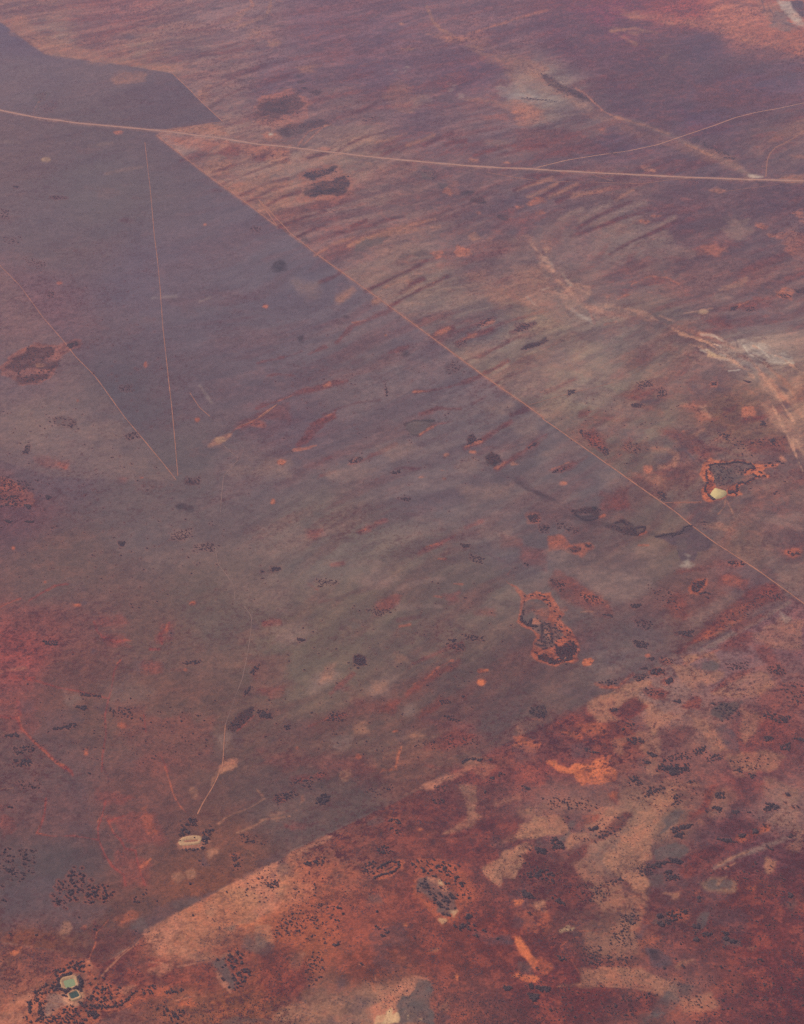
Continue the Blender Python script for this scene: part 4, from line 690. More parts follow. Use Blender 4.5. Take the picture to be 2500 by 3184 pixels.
# trees: tile, T scatter in an outline / L along a line / D single ones, number, radius range (m), [jitter px], label number
TREES = '''
G T 150 2.8 4.2 0|0 0 900 0 1600 100 1600 500 900 560 300 420 0 380
G T 110 2.6 4.0 0|0 1000 700 1100 1250 1100 1250 1500 0 1500
D T 130 3.2 5.0 0|80 780 500 900 980 1330 1300 1200 1500 1450 900 1500 0 1500 0 900
D T 90 3.2 5.0 0|100 0 900 0 980 1100 860 1050 500 520 150 160
E T 120 3.2 5.0 0|0 300 700 350 1500 900 1500 1400 700 1500 0 1400
F T 160 3.0 4.6 0|300 900 900 700 1500 1000 1600 1500 1100 1200 700 1300 300 1020
H T 200 2.8 4.2 0|100 800 600 500 1500 300 1500 900 1300 1300 400 1500 0 1400
J T 112 4.6 6.4 1|300 800 335 720 345 680 375 630 440 597 550 625 550 645 495 680 490 720 440 800 420 820 350 815
J T 72 4.6 6.4 1|500 775 525 705 580 695 640 687 675 740 645 775 560 810 500 800
J T 42 4.6 6.4 2|1050 425 1055 370 1090 330 1130 305 1170 320 1150 345 1110 370 1130 395 1080 400
J T 34 4.6 6.4 2|1190 400 1200 360 1240 345 1258 370 1225 410 1225 470 1195 470
J L 16 3.4 4.6 1.5 2|1080 492 1130 490 1200 482
J D 3 5 5 2|1145 420 1060 440 1195 440
O L 26 5 6.4 1.2 3|800 385 700 410 620 450 570 510 575 590 600 650 660 680 730 690 790 670
O L 18 5 6.5 1.2 4|925 430 960 490 980 570 970 610
O L 9 5 6.5 1 4|870 640 940 640 970 690
O D 9 4.5 6 5|650 300 670 335 960 335 1130 240 970 180 935 245 1015 350 855 300 1225 475 1355 465 1435 570 1140 570 780 855 665 775 720 775 345 880 300 910 365 590 440 655 520 655 555 690 345 720 200 695 245 665 505 540 710 240 765 265 900 220 1010 250 1010 180 695 720 1085 815 1165 770 1200 715 1440 860 1650 635 1590 905 1395 920
O T 46 3.8 5.4 5|150 740 240 660 370 560 560 560 560 720 400 720 260 830 280 960 150 900
O T 30 3.8 5.4 5|230 980 300 1000 300 1160 230 1140/60 900 90 900 80 1060 60 1060
O T 150 3.4 5.2 5|0 1180 140 1100 260 1170 480 1110 640 1020 740 960 900 900 930 1000 1040 1100 1060 1275 0 1275
O T 60 3.4 5.2 6|950 900 1200 950 1400 920 1400 1010 1160 1000 1000 980/1060 1060 1200 1040 1280 1100 1240 1180 1120 1120
O T 70 3.4 5.2 6|1180 580 1460 560 1680 760 1690 900 1500 860 1300 880 1100 860 1200 740
O T 20 3.4 5.2 5|500 300 620 260 640 360 560 480 540 380/740 180 980 180 1000 320 860 340
J L 24 3.2 4.8 1.6 6|640 1420 700 1412 740 1385 770 1350 808 1325
J T 24 3.6 5 6|820 1330 880 1290 940 1290 920 1330 850 1345/960 1325 1080 1310 1090 1325 970 1340
J T 46 4 5.4 7|940 1410 970 1400 1000 1440 1090 1430 1080 1490 1020 1518 980 1480 940 1450
J T 86 4.2 6.2 8|1300 1130 1400 1090 1440 1100 1460 1250 1440 1300 1390 1320 1370 1260 1380 1200 1310 1150
J D 8 5 6.5 8|1310 1185 1310 1255 1350 1300 1340 740 1385 865 1140 875 1120 688 1660 555
J T 52 2.6 4 9|1350 700 1480 660 1640 650 1640 700 1560 800 1500 790 1440 740
J T 30 4 5.6 0|0 460 90 470 90 620 0 620/110 490 215 490 210 560 140 580 110 560
J T 34 3.4 5 0|60 560 220 560 160 690 60 680/20 600 80 600 90 640
J D 3 5.5 7 0|145 575 10 705 20 780 10 785 30 790 50 240 70 240 1175 555 1195 575 565 940 560 960 60 990 215 995 925 795 800 970 465 890 525 40
J T 16 3.6 5 0|780 790 870 715 885 750 800 810
J T 30 3 4.6 0|1400 400 1560 400 1560 460 1400 440/1350 500 1430 540 1420 600 1380 590/1620 170 1700 150 1700 190 1630 200/100 80 240 80 230 140 150 140
J T 30 3 4.6 0|1600 900 1708 900 1708 1000 1620 1010/1560 680 1660 660 1640 720 1560 710
K L 44 4.4 6 1.0 10|690 655 740 635 800 622 838 590 830 562 785 560 740 580 705 604
K T 42 3.6 5 10|600 600 660 560 700 540 700 620 660 650 620 620/ 700 480 760 460 790 500 760 520 700 510
K T 100 4.4 6.2 11|920 580 960 550 1100 565 1200 625 1240 740 1300 770 1220 780 1170 700 1100 640 980 620 940 620
K T 78 4.4 6.4 12|950 670 980 660 1050 740 1160 730 1180 800 1150 880 1090 880 1060 830 1000 770 950 730
K T 24 4 5.6 12|1150 940 1230 910 1280 930 1270 960 1210 970 1160 970/1240 870 1270 880 1230 900
K D 4 5.5 7.5 13|700 940 712 955 750 965 760 980 733 1000 745 996 770 978 925 1010 1295 1000 1420 1010 1335 968 615 1168 705 855
K T 46 5 6.5 14|345 215 360 180 400 158 425 175 405 212 355 235
K T 14 4 5.5 0|640 145 700 125 700 150 650 155/685 190 720 150 780 90 800 110 720 170 690 195
K T 60 3 4.6 0|180 100 300 50 400 20 400 60 300 130 200 110/100 200 220 140 240 160 130 215
K L 16 4 5.4 1 0|775 322 800 315 835 315 840 332 815 335 
K T 26 3.6 5 0|780 360 850 350 850 400 790 390/330 550 400 530 390 580 340 590/270 570 320 560 310 590
K T 90 2.6 4 9|160 640 330 560 380 700 360 900 240 1020 120 960 180 800
K T 90 2.6 4 9|200 850 420 800 500 1000 460 1060 250 1050 180 950/300 1060 400 1100 380 1250 300 1300 280 1200
K D 5 4 6 0|470 830 485 835 500 870 460 905 480 910 1345 160 1340 150 1385 75 1550 530 1555 550 1605 490 1690 500 1660 480
K L 12 4 5 1 0|440 1050 460 1055 480 1050
K T 40 4 5.6 15|1560 640 1640 600 1700 640 1640 660 1600 660/1560 730 1630 770 1640 780 1580 760
K T 20 3.4 5 0|1040 110 1120 110 1120 150 1060 140/1030 200 1100 190 1110 210 1040 230
K T 16 4 5.4 0|1340 70 1400 55 1450 30 1450 50 1360 90/1560 110 1610 130 1590 140
K T 30 3.6 5.4 16|1640 1290 1708 1300 1708 1330 1640 1320/1600 1340 1650 1340 1650 1380 1610 1370/1450 1300 1500 1300 1490 1320 1460 1320
L T 34 4.6 6.4 16|130 1300 200 1300 200 1325 150 1325/100 1350 135 1345 135 1380 105 1380/90 1290 100 1290 100 1310
L T 38 4.6 6.6 17|120 480 180 490 180 515 130 505/210 425 230 420 250 440 280 450 290 480 250 500 230 480
L T 40 4.4 6.4 15|85 620 130 590 240 630 240 690 200 690 170 650 100 660
L T 22 4.6 6.4 18|40 740 60 735 110 770 100 780 50 765
L T 16 4.2 6 18|210 760 250 755 290 810 260 815/ 240 800 290 800 290 815
L T 30 3.8 5.6 0|470 420 500 390 560 370 580 390 520 430/450 370 490 360 480 370
L T 70 4.6 6.6 19|870 0 1030 0 1000 30 950 40 930 55 880 20
I T 60 4.6 6.4 19|850 1490 890 1440 920 1450 940 1480 1030 1470 1040 1518 860 1518
L T 40 4 5.8 0|760 150 810 120 880 120 870 140 800 170 780 195 760 180/670 60 740 60 760 100 680 110
L T 44 4.6 6.4 20|805 590 840 570 895 560 890 575 850 590 810 600/ 915 545 970 550 990 560 980 575 920 565
L T 14 4.6 6.4 20|890 620 925 615 915 640 880 635
L T 40 3.8 5.4 20|890 650 960 640 960 670 900 670/920 370 1000 340 1000 370 930 390/950 400 990 390 980 420 940 410/980 360 1040 340 1010 370
L T 34 4.4 6.2 21|1200 425 1280 430 1300 445 1220 440/1320 405 1360 395 1360 410 1330 415/1410 375 1430 370 1430 395 1410 395
L T 34 4.8 6.8 22|1475 205 1510 215 1550 235 1550 255 1510 245 1480 262 1470 250 1490 230
L D 5 6 8 22|1600 163 1610 168 1600 215 1640 240 1670 238 1470 350
L T 60 4 5.8 23|920 850 1020 840 1020 890 990 900 940 890 920 930 880 940/1020 850 960 870
L T 16 5 7 24|1240 1010 1260 1010 1258 1020 1245 1022/1272 1028 1300 1030 1295 1038 1275 1035/1230 985 1255 985 1250 992
L T 14 5.4 7.4 24|840 880 860 875 865 890 850 895/845 925 880 930 860 940
L T 9 5 6.5 24|1055 930 1065 925 1065 960 1060 965/1080 935 1085 930 1080 955
L T 20 4.4 6 24|1110 980 1160 985 1150 1000 1110 995/1060 1020 1080 1015 1070 1030
L D 5 5.5 7 24|1625 415 1635 405 1500 480 1515 488 1490 475 1420 570 1455 1145 880 1190 130 1195 85 870 990 1180 1215 1185 1045 90 1035 92 1130 265 1380 270 310 300 470 365 480 360 440 370 1160 630 1225 605 1255 590 210 1435 480 245
L T 20 4.6 6.2 25|235 1105 250 1115 300 1130 300 1140 270 1150 260 1130
L T 46 3.4 5 0|1180 160 1240 150 1240 190 1200 190/1160 240 1220 240 1220 270/1270 260 1320 260 1300 280/1620 740 1640 760 1620 780
L T 20 3.4 5 0|1080 765 1095 770 1100 800 1085 800/1290 20 1330 10 1340 30/1380 40 1420 60 1400 75
L T 30 3.4 5 0|920 150 1000 170 960 230 900 240/530 680 640 650 640 680 560 700
L T 90 2.4 3.8 26|360 700 520 680 560 740 500 800 400 800/600 880 700 840 760 900 640 1000/400 1060 520 1060 500 1180 400 1160
L T 60 2.8 4.2 26|720 600 800 560 820 640 740 640/560 960 720 920 720 1060 560 1060/ 460 1100 700 1120 680 1180 480 1180
L T 200 2.6 4.4 27|1000 850 1708 700 1708 1350 1200 1300 1000 1100
L T 130 2.6 4.4 27|900 1250 1708 1250 1708 1518 1000 1518/300 1300 860 1340 700 1500 200 1500
L T 90 2.6 4.2 27|1280 600 1500 560 1620 700 1500 800 1300 760/640 200 1000 0 1100 200 900 260/160 180 460 200 420 260 220 240
L T 70 2.6 4.4 27|0 560 300 580 330 760 60 700/200 300 700 280 600 450 300 550
I T 26 3.6 5 0|860 845 900 840 940 860 930 880 890 870 860 860/ 740 910 785 900 780 915/790 850 820 845 810 860
I T 44 4.4 6 28|800 925 840 905 880 920 880 935 840 935 810 945/885 985 920 965 930 985 900 1000
I T 34 3.4 4.8 0|700 960 770 935 800 960 720 990/760 1020 880 1050 880 1070 780 1070
I T 30 3.6 5 0|480 990 600 970 600 1000 560 1010 490 1005/940 1100 980 1090 975 1115
I T 14 4 5.4 0|555 1150 610 1140 600 1165 570 1165/660 1230 705 1235 690 1255 665 1250/625 1265 650 1260 640 1275
I T 56 4.4 6.4 29|1140 1130 1230 1110 1320 1130 1320 1190 1230 1220 1200 1200 1190 1160
I T 74 4.2 6 30|1455 1180 1500 1160 1580 1190 1640 1200 1600 1230 1560 1225 1500 1200 1460 1200
I T 60 3.4 5.2 30|1480 900 1560 880 1600 930 1560 950 1500 930/1560 1000 1708 1000 1708 1120 1600 1120
I T 40 3.6 5.4 0|1470 1310 1520 1310 1520 1330 1480 1340/1560 1370 1620 1350 1620 1390 1570 1385/1640 1320 1708 1320 1708 1340
I T 60 3.4 5 0|660 1320 760 1320 760 1350 690 1360/780 1400 840 1420 820 1435/1050 1390 1120 1370 1120 1410 1060 1420/1130 1430 1220 1410 1230 1450 1140 1460
I T 24 4 5.6 0|400 1375 430 1375 500 1405 490 1415 420 1395/750 1450 800 1460 790 1480
I T 50 3 4.4 0|860 1440 1000 1400 1050 1440 900 1450/1240 880 1380 870 1380 910 1260 920/ 1240 1440 1480 1420 1500 1500 1300 1518
I T 60 3.2 4.8 0|350 460 480 480 540 520 440 530/680 530 750 530 720 550 680 545/520 590 580 590 570 605/ 200 380 300 400 280 460
I T 60 3.2 4.8 0|780 430 920 430 980 560 860 540/ 720 620 820 630 800 680 720 660/1480 440 1590 480 1590 510 1500 500
I T 90 3 4.6 0|960 690 1060 680 1040 720 950 700/1200 600 1500 460 1500 520 1200 680/700 740 790 760 770 790 720 780
I T 44 4 5.6 31|1255 275 1350 275 1350 300 1300 305 1270 290/1605 215 1650 235 1670 220 1680 235 1640 245
I L 50 3.6 5 1.4 32|930 130 945 120 980 110 1000 75 1045 65/830 130 880 118 940 112 990 110
I T 60 3.6 5 33|540 75 600 50 650 30 710 60 720 120 660 120 600 90
I L 40 3.8 5.2 1 33|705 95 735 72 770 75 765 98 720 120 705 95
I T 20 4 5.2 0|325 205 350 190 385 195 385 215 340 220/412 172 450 185 430 195
I T 50 3.4 4.8 0|75 10 140 0 145 40 90 45/140 60 200 60 200 110 150 100/240 40 380 90 370 120 260 80
I T 14 4 5.4 34|1100 35 1130 40 1130 85 1110 85
I L 12 4 5.2 1 34|1090 465 1130 460 1155 470
I L 6 4 5 1 34|1125 485 1140 495 1145 485
I T 50 4.6 6 35|1040 425 1060 400 1090 387 1130 390 1125 412 1095 445 1060 458
H T 50 4.2 5.8 36|570 850 600 825 640 850 640 890 600 905 575 880
H T 46 4 5.6 37|1605 1165 1620 1130 1690 1125 1708 1180 1690 1200 1650 1205
H T 24 3.8 5.2 0|1110 1190 1150 1190 1190 1215 1180 1225 1130 1215/1070 1100 1130 1095 1150 1110 1080 1120/1130 740 1170 735 1160 755
H L 22 4.2 5.6 1 38|1210 1465 1240 1445 1280 1440 1325 1450
H D 4 5 6.5 38|1378 1445 1385 1450 1370 1448 1305 1450 1315 1455 1210 1075 1215 1080 1220 1072 1220 490 1228 492 1575 290 1590 300 1520 315
H T 50 3.2 4.6 0|1200 700 1360 730 1350 745 1250 740/1120 760 1220 770 1220 800 1140 790/1250 230 1340 260 1330 290 1260 270/1600 0 1660 0 1640 50 1600 40
H T 20 4 5 0|155 1245 195 1245 190 1265 165 1270/90 310 140 310 140 325 80 330/ 20 330 35 335 25 345
H T 60 3 4.4 0|340 380 470 390 470 410 350 430/640 560 800 560 720 600/230 730 280 740 270 750/ 1200 170 1260 180 1220 200
H T 70 3 4.4 0|960 1330 1300 1290 1320 1400 1200 1380 980 1390/440 1160 520 1170 520 1220 400 1220/ 0 1150 70 1160 80 1200 10 1195
N L 40 3.6 5.2 1.1 39|215 680 225 780 340 870/380 885 460 890 560 900/440 750 400 860
N D 8 4.6 6 39|290 240 300 250 600 215 640 225 705 240 430 235 470 230 720 320 750 315 800 340 855 395 790 425 860 470 940 570 960 580 1060 670 1075 690 1060 720 1020 760 985 830 1125 930 1075 910 1065 1000 1280 1035 1260 1110 1185 1150 1090 1180 1060 1175 1225 1000 1000 1235 1200 1740 250 600 255 570 290 370 500 575 565 735 640 795 740 820 750 950 590 1000 470 965
N T 120 3.6 5.2 39|680 830 1000 850 1150 1000 1000 1200 940 1200 940 1340 700 1340 640 1250 660 1000
N L 44 4 5.6 1 40|1180 1300 1330 1250 1400 1330 1450 1410 1390 1520 1300 1560 1310 1640 1180 1670 1050 1720 940 1735 800 1690 620 1610 620 1560
N T 120 3.8 5.4 40|980 1400 1180 1320 1330 1270 1440 1400 1380 1500 1290 1560 1280 1640 1100 1680 940 1720 760 1680 620 1600 650 1540 760 1520 850 1600 960 1650 1080 1650 1060 1560 960 1480
M L 70 4 5.6 .9 41|320 370 330 260 400 245 620 245 750 215 880 215 990 235 1070 260 1110 320 1000 335 955 360 950 425
M L 50 4 5.6 .9 41|1080 420 1150 470 1080 510 1000 560 950 590 880 565 830 590 800 640 800 740/660 760 680 740 740 740
M L 34 4 5.6 1 41|255 350 265 470 290 560 240 660 240 730 270 745/300 790 340 830 380 870
M T 110 3.2 5 41|350 280 900 240 900 400 700 540 560 640 420 640 400 480
M D 6 5.5 7.5 42|1315 275 1300 285 1410 275 1435 268 1395 230 1380 238 1500 200 1530 203 1555 205 1595 235 1600 238 1190 375 1210 390 1225 400 1195 455 1190 480 1270 455 1290 460 1310 465 1055 370 770 770 795 785 1060 95
M T 8 4 5.4 42|1430 730 1580 710 1560 760 1450 800
F T 60 3.4 5 0|400 1030 480 1040 520 1120 440 1110/640 1090 740 1100 740 1160 660 1150/ 480 1110 560 1140 540 1170
F T 70 3.2 4.8 0|690 860 760 870 740 885 690 885/840 770 900 780 900 820 840 830/720 740 800 720 820 760 730 770/360 780 350 800 320 820 310 790
F T 44 3.6 5 0|1160 740 1190 738 1190 752 1165 755/1350 725 1400 735 1380 740/1450 960 1490 970 1480 1000 1450 990
F T 70 3.2 4.8 0|1300 1070 1600 1080 1560 1120 1320 1130/1500 1080 1540 1070 1530 1110/1380 1170 1400 1165/1190 1030 1280 1050 1260 1090/840 1380 900 1400 880 1440 850 1420
F T 46 3.8 5.6 0|1270 300 1320 285 1310 310 1280 315/1360 295 1430 295 1430 315 1370 320/1555 215 1640 225 1620 245 1570 235/1650 190 1708 185 1708 215 1670 215
F T 50 3.6 5.4 43|330 1485 470 1470 510 1500 480 1518 350 1518/40 540 70 520 150 505 150 520 70 545
F T 40 3.6 5 0|220 1270 280 1230 320 1230 280 1270/100 1115 130 1090 120 1110/380 1020 400 1020 400 1060/0 390 120 380 100 430 20 440
E L 16 4.4 5.6 1 0|1240 1105 1280 1085 1330 1075/1600 1125 1640 1095
E T 40 4 5.6 44|1350 1180 1380 1150 1430 1170 1440 1205 1400 1230 1360 1215/1235 1085 1270 1045 1290 1070 1260 1100
E T 50 4 5.6 0|1500 440 1520 410 1620 390 1640 400 1560 440/1560 535 1700 485 1708 500 1600 535/1290 400 1390 350 1380 370 1300 410
E T 40 3.8 5.2 0|1110 620 1180 605 1220 650 1180 680 1130 680/780 1270 840 1250 840 1275 800 1280
E T 40 3.4 4.8 0|1160 505 1230 480 1230 510 1180 525/560 1180 620 1180 600 1210 540 1215/830 1420 900 1420 890 1440/750 730 770 790 760 830
D T 110 3.4 5.4 45|0 1290 180 1330 200 1380 170 1390 90 1370 0 1400/0 1400 100 1400 120 1470 0 1480/140 1460 180 1465 170 1485/270 1405 300 1415 280 1430
D T 60 3.4 5 0|280 930 440 950 460 1010 380 1000 310 980/150 1110 180 1110 170 1150 140 1160/1100 1310 1180 1300 1180 1340 1110 1340
D T 80 4 5.6 46|40 650 150 570 170 530 240 540 330 530 330 560 260 600 200 640 100 690/100 700 290 660 340 600 370 600 340 650 240 730 140 750/390 520 450 500 460 515 410 540
D T 50 3 4.6 0|700 760 780 750 780 790 710 790/130 0 270 20 270 70 180 60/290 200 320 210 310 240 280 230/740 1050 800 1030 820 1060 760 1080
G T 60 3.6 5 0|640 1140 780 1140 780 1200 650 1190/300 1270 440 1230 440 1250 310 1275/440 1130 520 1130 500 1160
G T 60 3.6 5.2 47|70 1370 200 1360 200 1400 90 1420/80 1440 190 1440 180 1480 90 1490/20 1310 100 1290 110 1310
G T 60 3.2 4.6 0|1000 110 1140 80 1100 150 1000 150/1140 180 1260 170 1260 220 1160 200/690 160 740 160 720 190/20 30 70 40 50 55/140 40 200 35 190 50
G T 34 3.8 5.2 0|1480 930 1500 900 1530 885 1520 910 1490 945/1440 1070 1445 1040 1480 1015 1460 1060/1600 315 1650 310 1640 330 1600 335
G T 60 4 5.4 48|1340 1260 1390 1185 1440 1150 1490 1145 1485 1190 1430 1240 1380 1272
G D 4 4 5.5 0|1030 1220 1068 1220 1165 1188 1185 1187 1075 1170 825 1205 845 1265 555 1290 555 1275 610 1380 515 1378 985 1222 235 1222 205 1340 255 1365 1215 1330 320 75 310 80 330 70 545 240 560 245 820 548 770 530 780 545 1010 700 850 325 865 200 1140 215 1075 205 1290 185 430 825 1270 1100
G T 40 3.4 4.8 0|1080 870 1180 860 1170 880 1090 885/260 745 340 750 340 770 270 770/470 1050 600 1070 600 1080 480 1065/1540 1170 1600 1180 1600 1200 1530 1200
G T 60 2.6 3.8 0|500 1140 1300 1140 1300 1500 500 1500
A T 26 5 7 49|240 620 320 600 340 650 270 670/210 560 270 550 260 590 220 595
A T 40 4.4 6 0|0 1230 60 1240 50 1290 0 1290/20 1400 120 1400 110 1440 30 1440/300 1155 410 1160 400 1175 310 1175
A T 30 5 6.6 0|1470 1355 1500 1335 1540 1340 1520 1365 1480 1365/1590 590 1708 560 1708 620 1640 640/70 1100 110 1100 100 1115
B T 90 5 7 50|30 620 100 590 200 545 255 540 240 570 290 640 230 680 120 670/110 780 170 745 300 725 420 715 420 735 300 765 180 790
B T 90 5 7 51|290 1020 370 1003 460 990 460 1010 400 1035 320 1055/350 1085 400 1062 515 1040 525 1085 515 1115 470 1150 420 1140 340 1150 290 1140
B T 30 5 7 52|310 545 345 530 380 545 360 558/255 518 300 518 290 526
B T 24 4.6 6 0|600 715 700 680 710 695 640 715/1255 1170 1330 1168 1335 1195 1280 1195/960 1010 1050 1000 1060 1050 1040 1060
B L 24 4.6 6 1.2 53|1555 580 1630 585 1700 590
C L 30 4.8 6.4 1.6 53|40 582 100 582 160 590 250 602
C T 110 5 7 54|125 412 190 440 260 490 300 515 380 540 430 575 450 595 400 585 340 565 260 538 200 503 170 462
C T 40 4.6 6.4 55|1040 820 1110 830 1180 880 1150 885/1180 880 1260 900 1260 920 1200 905/1230 930 1310 930 1300 945
C T 24 4.6 6.4 0|1640 400 1708 400 1708 450 1670 430/1540 20 1500 60/970 190 1040 180 1040 200/550 905 620 912 610 920
'''
HALO = {15:.5, 16:.45, 17:.45, 18:.5, 19:.55, 20:.4, 21:.5, 22:.45, 23:.5, 24:.4, 25:.5, 28:.6, 30:.5, 35:.5, 31:.45, 46:.12, 45:.2, 1:.75, 2:.12, 3:.1, 4:.1, 5:.4, 9:.2, 13:.1, 26:.1, 29:0, 37:0, 54:.1, 50:.15, 51:.1, 14:.1, 48:.25, 12:.1, 39:.1, 41:.1, 33:.2, 32:0, 55:0, 53:0, 27:.35}
TL = {
 0:('small dark tree scattered alone or in twos and threes over the open red plain','trees dotted singly over the plain'),
 1:('round dark tree in the dense grove on grey ground left of the dry pale dam','trees of the dense lower left grove'),
 2:('dark tree in the broken ring around the pale dry dam','trees ringing the dry dam'),
 3:('dark tree in the hedge-like row on the left rim of the milky green dam','trees on the left rim of the milky green dam'),
 4:('dark tree in the thick row on the right rim of the milky green dam','trees on the right rim of the milky green dam'),
 5:('bushy dark tree on the sandy ground around the two square green dams','trees around the two green dams'),
 6:('dark tree along the dry creek and sand right of the two green dams','trees along the creek near the dams'),
 7:('dark tree in the clump on orange sand by the bottom edge, right of the creek','trees of the bottom edge clump'),
 8:('dark tree in the straggling grove beside the grey pan near the bottom edge','trees beside the small grey pan'),
 9:('small dark tree sprinkled on the pale orange sand sheet','trees on the orange sand sheet'),
 10:('dark tree in the narrow closed ring around a slim sandy hollow','trees of the narrow ring'),
 11:('dark tree on orange sand along the upper right rim of the speckled hollow','trees on the rim of the speckled hollow'),
 12:('dark tree inside the grey speckled hollow with the pale sand spot','trees inside the speckled hollow'),
 13:('large round dark tree in the short chain on plain red ground below the narrow ring','trees of the short chain on red ground'),
 14:('dark tree packed in the small black thicket on grey ground beyond the red boundary','trees of the small black thicket'),
 15:('dark tree in the loose group left of the broad tan valley','trees left of the tan valley'),
 16:('dark tree in the clumps below the bright orange scald near the bottom edge','trees below the orange scald'),
 17:('dark tree in the curved group on the tan patch left of the valley','trees of the curved group'),
 18:('dark tree in the tight knot below the loose group left of the tan valley','trees of the tight knots'),
 19:('dark tree in the dense arc on dark red sand above the tan valley','trees of the dense arc'),
 20:('dark tree in the band just below the grey pan in the tan valley','trees below the valley pan'),
 21:('dark tree on the bright orange crest of the red ridge near the right edge','trees on the orange ridge crest'),
 22:('large dark tree in the black group near the right edge above the red ridge','trees of the black group by the right edge'),
 23:('dark tree in the speckled red patch right of the small dark pools of scrub','trees of the speckled red patch'),
 24:('large dark tree standing apart on the red ground of the lower right','lone large trees of the lower right'),
 25:('dark tree in the small knot on dark red ground right of the orange scald','trees of the knot by the orange scald'),
 26:('small dark tree sprinkled on the tan valley floor','trees on the tan valley floor'),
 27:('small dark tree in the even speckle over the deep red ground at lower right','trees over the deep red ground'),
 28:('dark tree in the two tight knots ringed by orange sand above the tan flats','trees of the orange-ringed knots'),
 29:('dark tree in the grey oval grove on the tan flat near the right edge','trees of the grey oval grove'),
 30:('dark tree in the crowded red patch right of the grey oval grove','trees right of the grey oval grove'),
 31:('dark tree in the red patch beside the long diagonal fence track','trees beside the diagonal track'),
 32:('dark tree along the dark grey creek flat left of the diagonal track','trees on the dark creek flat'),
 33:('dark tree in the speckled oval and ring above the dark oval thicket','trees of the speckled oval'),
 34:('dark tree in the short hook beside the dark oval thicket or the track','trees of the short hooks'),
 35:('dark tree in the black oval thicket with an orange rim','trees of the black oval thicket'),
 36:('dark tree in the small black knot alone on the mid plain','trees of the small black knot'),
 37:('dark tree in the round grey grove near the red boundary','trees of the round grey grove'),
 38:('dark tree on the pale sand at the start of the red boundary','trees on the pale sand'),
 39:('dark tree around or below the round grey disc of the orange-rimmed basin','trees of the grey disc'),
 40:('dark tree in the black lobed thicket at the foot of the orange-rimmed basin','trees of the lobed thicket'),
 41:('dark tree in the ringed grove above the yellow clay pan','trees of the ringed grove'),
 42:('large dark tree on the bright orange tail right of the ringed grove','trees on the orange tail'),
 43:('dark tree in the creek-side row above the speckled oval','trees of the creek-side row'),
 44:('dark tree in the two black knots at the ends of red ridges','trees at the ridge ends'),
 45:('dark tree in the scattered group at the left edge, mid height','trees at the left edge'),
 46:('dark tree in the red-rimmed thicket crossed by the fence line near the left edge','trees of the red-rimmed thicket'),
 47:('dark tree in the loose patch at the left edge below the red flat','trees of the loose left patch'),
 48:('dark tree in the slanting black grove beside the winding track','trees of the slanting grove'),
 49:('dark tree beside the small round pan above the main road','trees beside the small round pan'),
 50:('dark tree in the grey-green thickets just above the main road','trees of the thickets above the road'),
 51:('dark tree in the big black thicket just below the main road','trees of the thicket below the road'),
 52:('dark tree in the short black bar above the roadside thickets','trees of the short black bar'),
 53:('dark tree in the thin row on the pale flat below the black creek','trees of the thin row'),
 54:('dark tree in the long black creek line beyond the main road','trees of the black creek line'),
 55:('dark tree along the creek between the two far roads','trees between the far roads')}
TRACKS = '''
track t 6 .8 .5|C 1800 700 1708 775 1640 820 1540 870 1510 900 1490 950 1483 1045
road_verge v 48 .30 .5|A -160 605 0 650 105 672 200 690 450 725 700 748 940 770 1300 815/B 0 850 180 868 450 900 760 935 1080 965 1420 990/C 0 992 350 1013 620 1025 920 1042 1400 1060 1708 1068 1900 1075
main_road h 15 .60 .1|A -160 605 0 650 105 672 200 690 450 725 700 748 940 770 1300 815/B 0 850 180 868 450 900 760 935 1080 965 1420 990/C 0 992 350 1013 620 1025 920 1042 1400 1060 1708 1068 1900 1075
side_road h 11 .7 .3|C 130 990 310 945 500 915 680 890 840 855 1000 800 1180 740 1300 695 1420 665 1560 640 1708 608 1900 570
track f 10 .7 .3|A 1015 430 1110 520 1200 612 1315 718
track f 10 .8 .5|A 945 772 1100 752 1240 728 1312 720
track f 8 .9 .3|A 925 800 1015 873 1240 1045 1430 1180 1640 1340/E 0 -350 195 -143 375 0 650 195 800 305 1040 480 1320 688 1690 945/F 160 950 250 1012 470 1165 660 1300 960 1510/I 1040 62 1180 165 1420 318 1720 535
fence_track f 4.5 .8 .6|A 855 840 865 930 885 1100 897 1230 910 1380/D 912 -120 930 20 945 180 960 400 990 680 1010 850 1025 1000 1040 1170 1050 1290
fence_track f 5 .8 .6|D -60 -40 0 50 120 170 250 350 380 500 440 580 560 700 640 810 740 950 850 1080 950 1200 1040 1315
track f 3.5 .8 .6|D 1120 800 1180 890 1240 940
track g 3 .8 .6|D 1320 1110 1412 1190 1320 1290 1308 1400 1300 1518
track g 2.4 .8 .7|G 1270 190 1285 290 1340 360 1385 430 1387 500
track g 2.4 .8 .7|G 1440 540 1485 600 1480 700 1460 830 1430 970 1390 1070 1360 1160 1330 1240
track t 4 .8 .5|G 1330 1240 1322 1340 1318 1430 1308 1518
track f 5 .9 .5|J 1310 0 1280 70 1250 130 1200 210 1165 280
track f 4 .8 .6|B 0 548 80 540 240 500 440 450
track f 4 .8 .6|B 600 390 740 345
track f 4 .8 .6|B 900 295 1050 260 1130 240
track f 5 .8 .5|B 740 965 840 985 940 1010
track f 8 .8 .4|B 1350 1015 1500 1045 1708 1072/C 200 1070 500 1075 750 1085 920 1062 1050 1050
track f 5 .8 .5|C 1240 1130 1400 1110 1560 1090
track t 6 .8 .5|C 430 1020 520 1050 580 1068
track f 3.5 .8 .6|F 90 870 230 830 330 800 470 770 580 740
track f 4 .8 .6|F 880 1450 1000 1445 1100 1443
track f 4 .9 .5|D 1400 1000 1490 970 1560 930 1640 865/E 0 950 60 905 120 865
'''
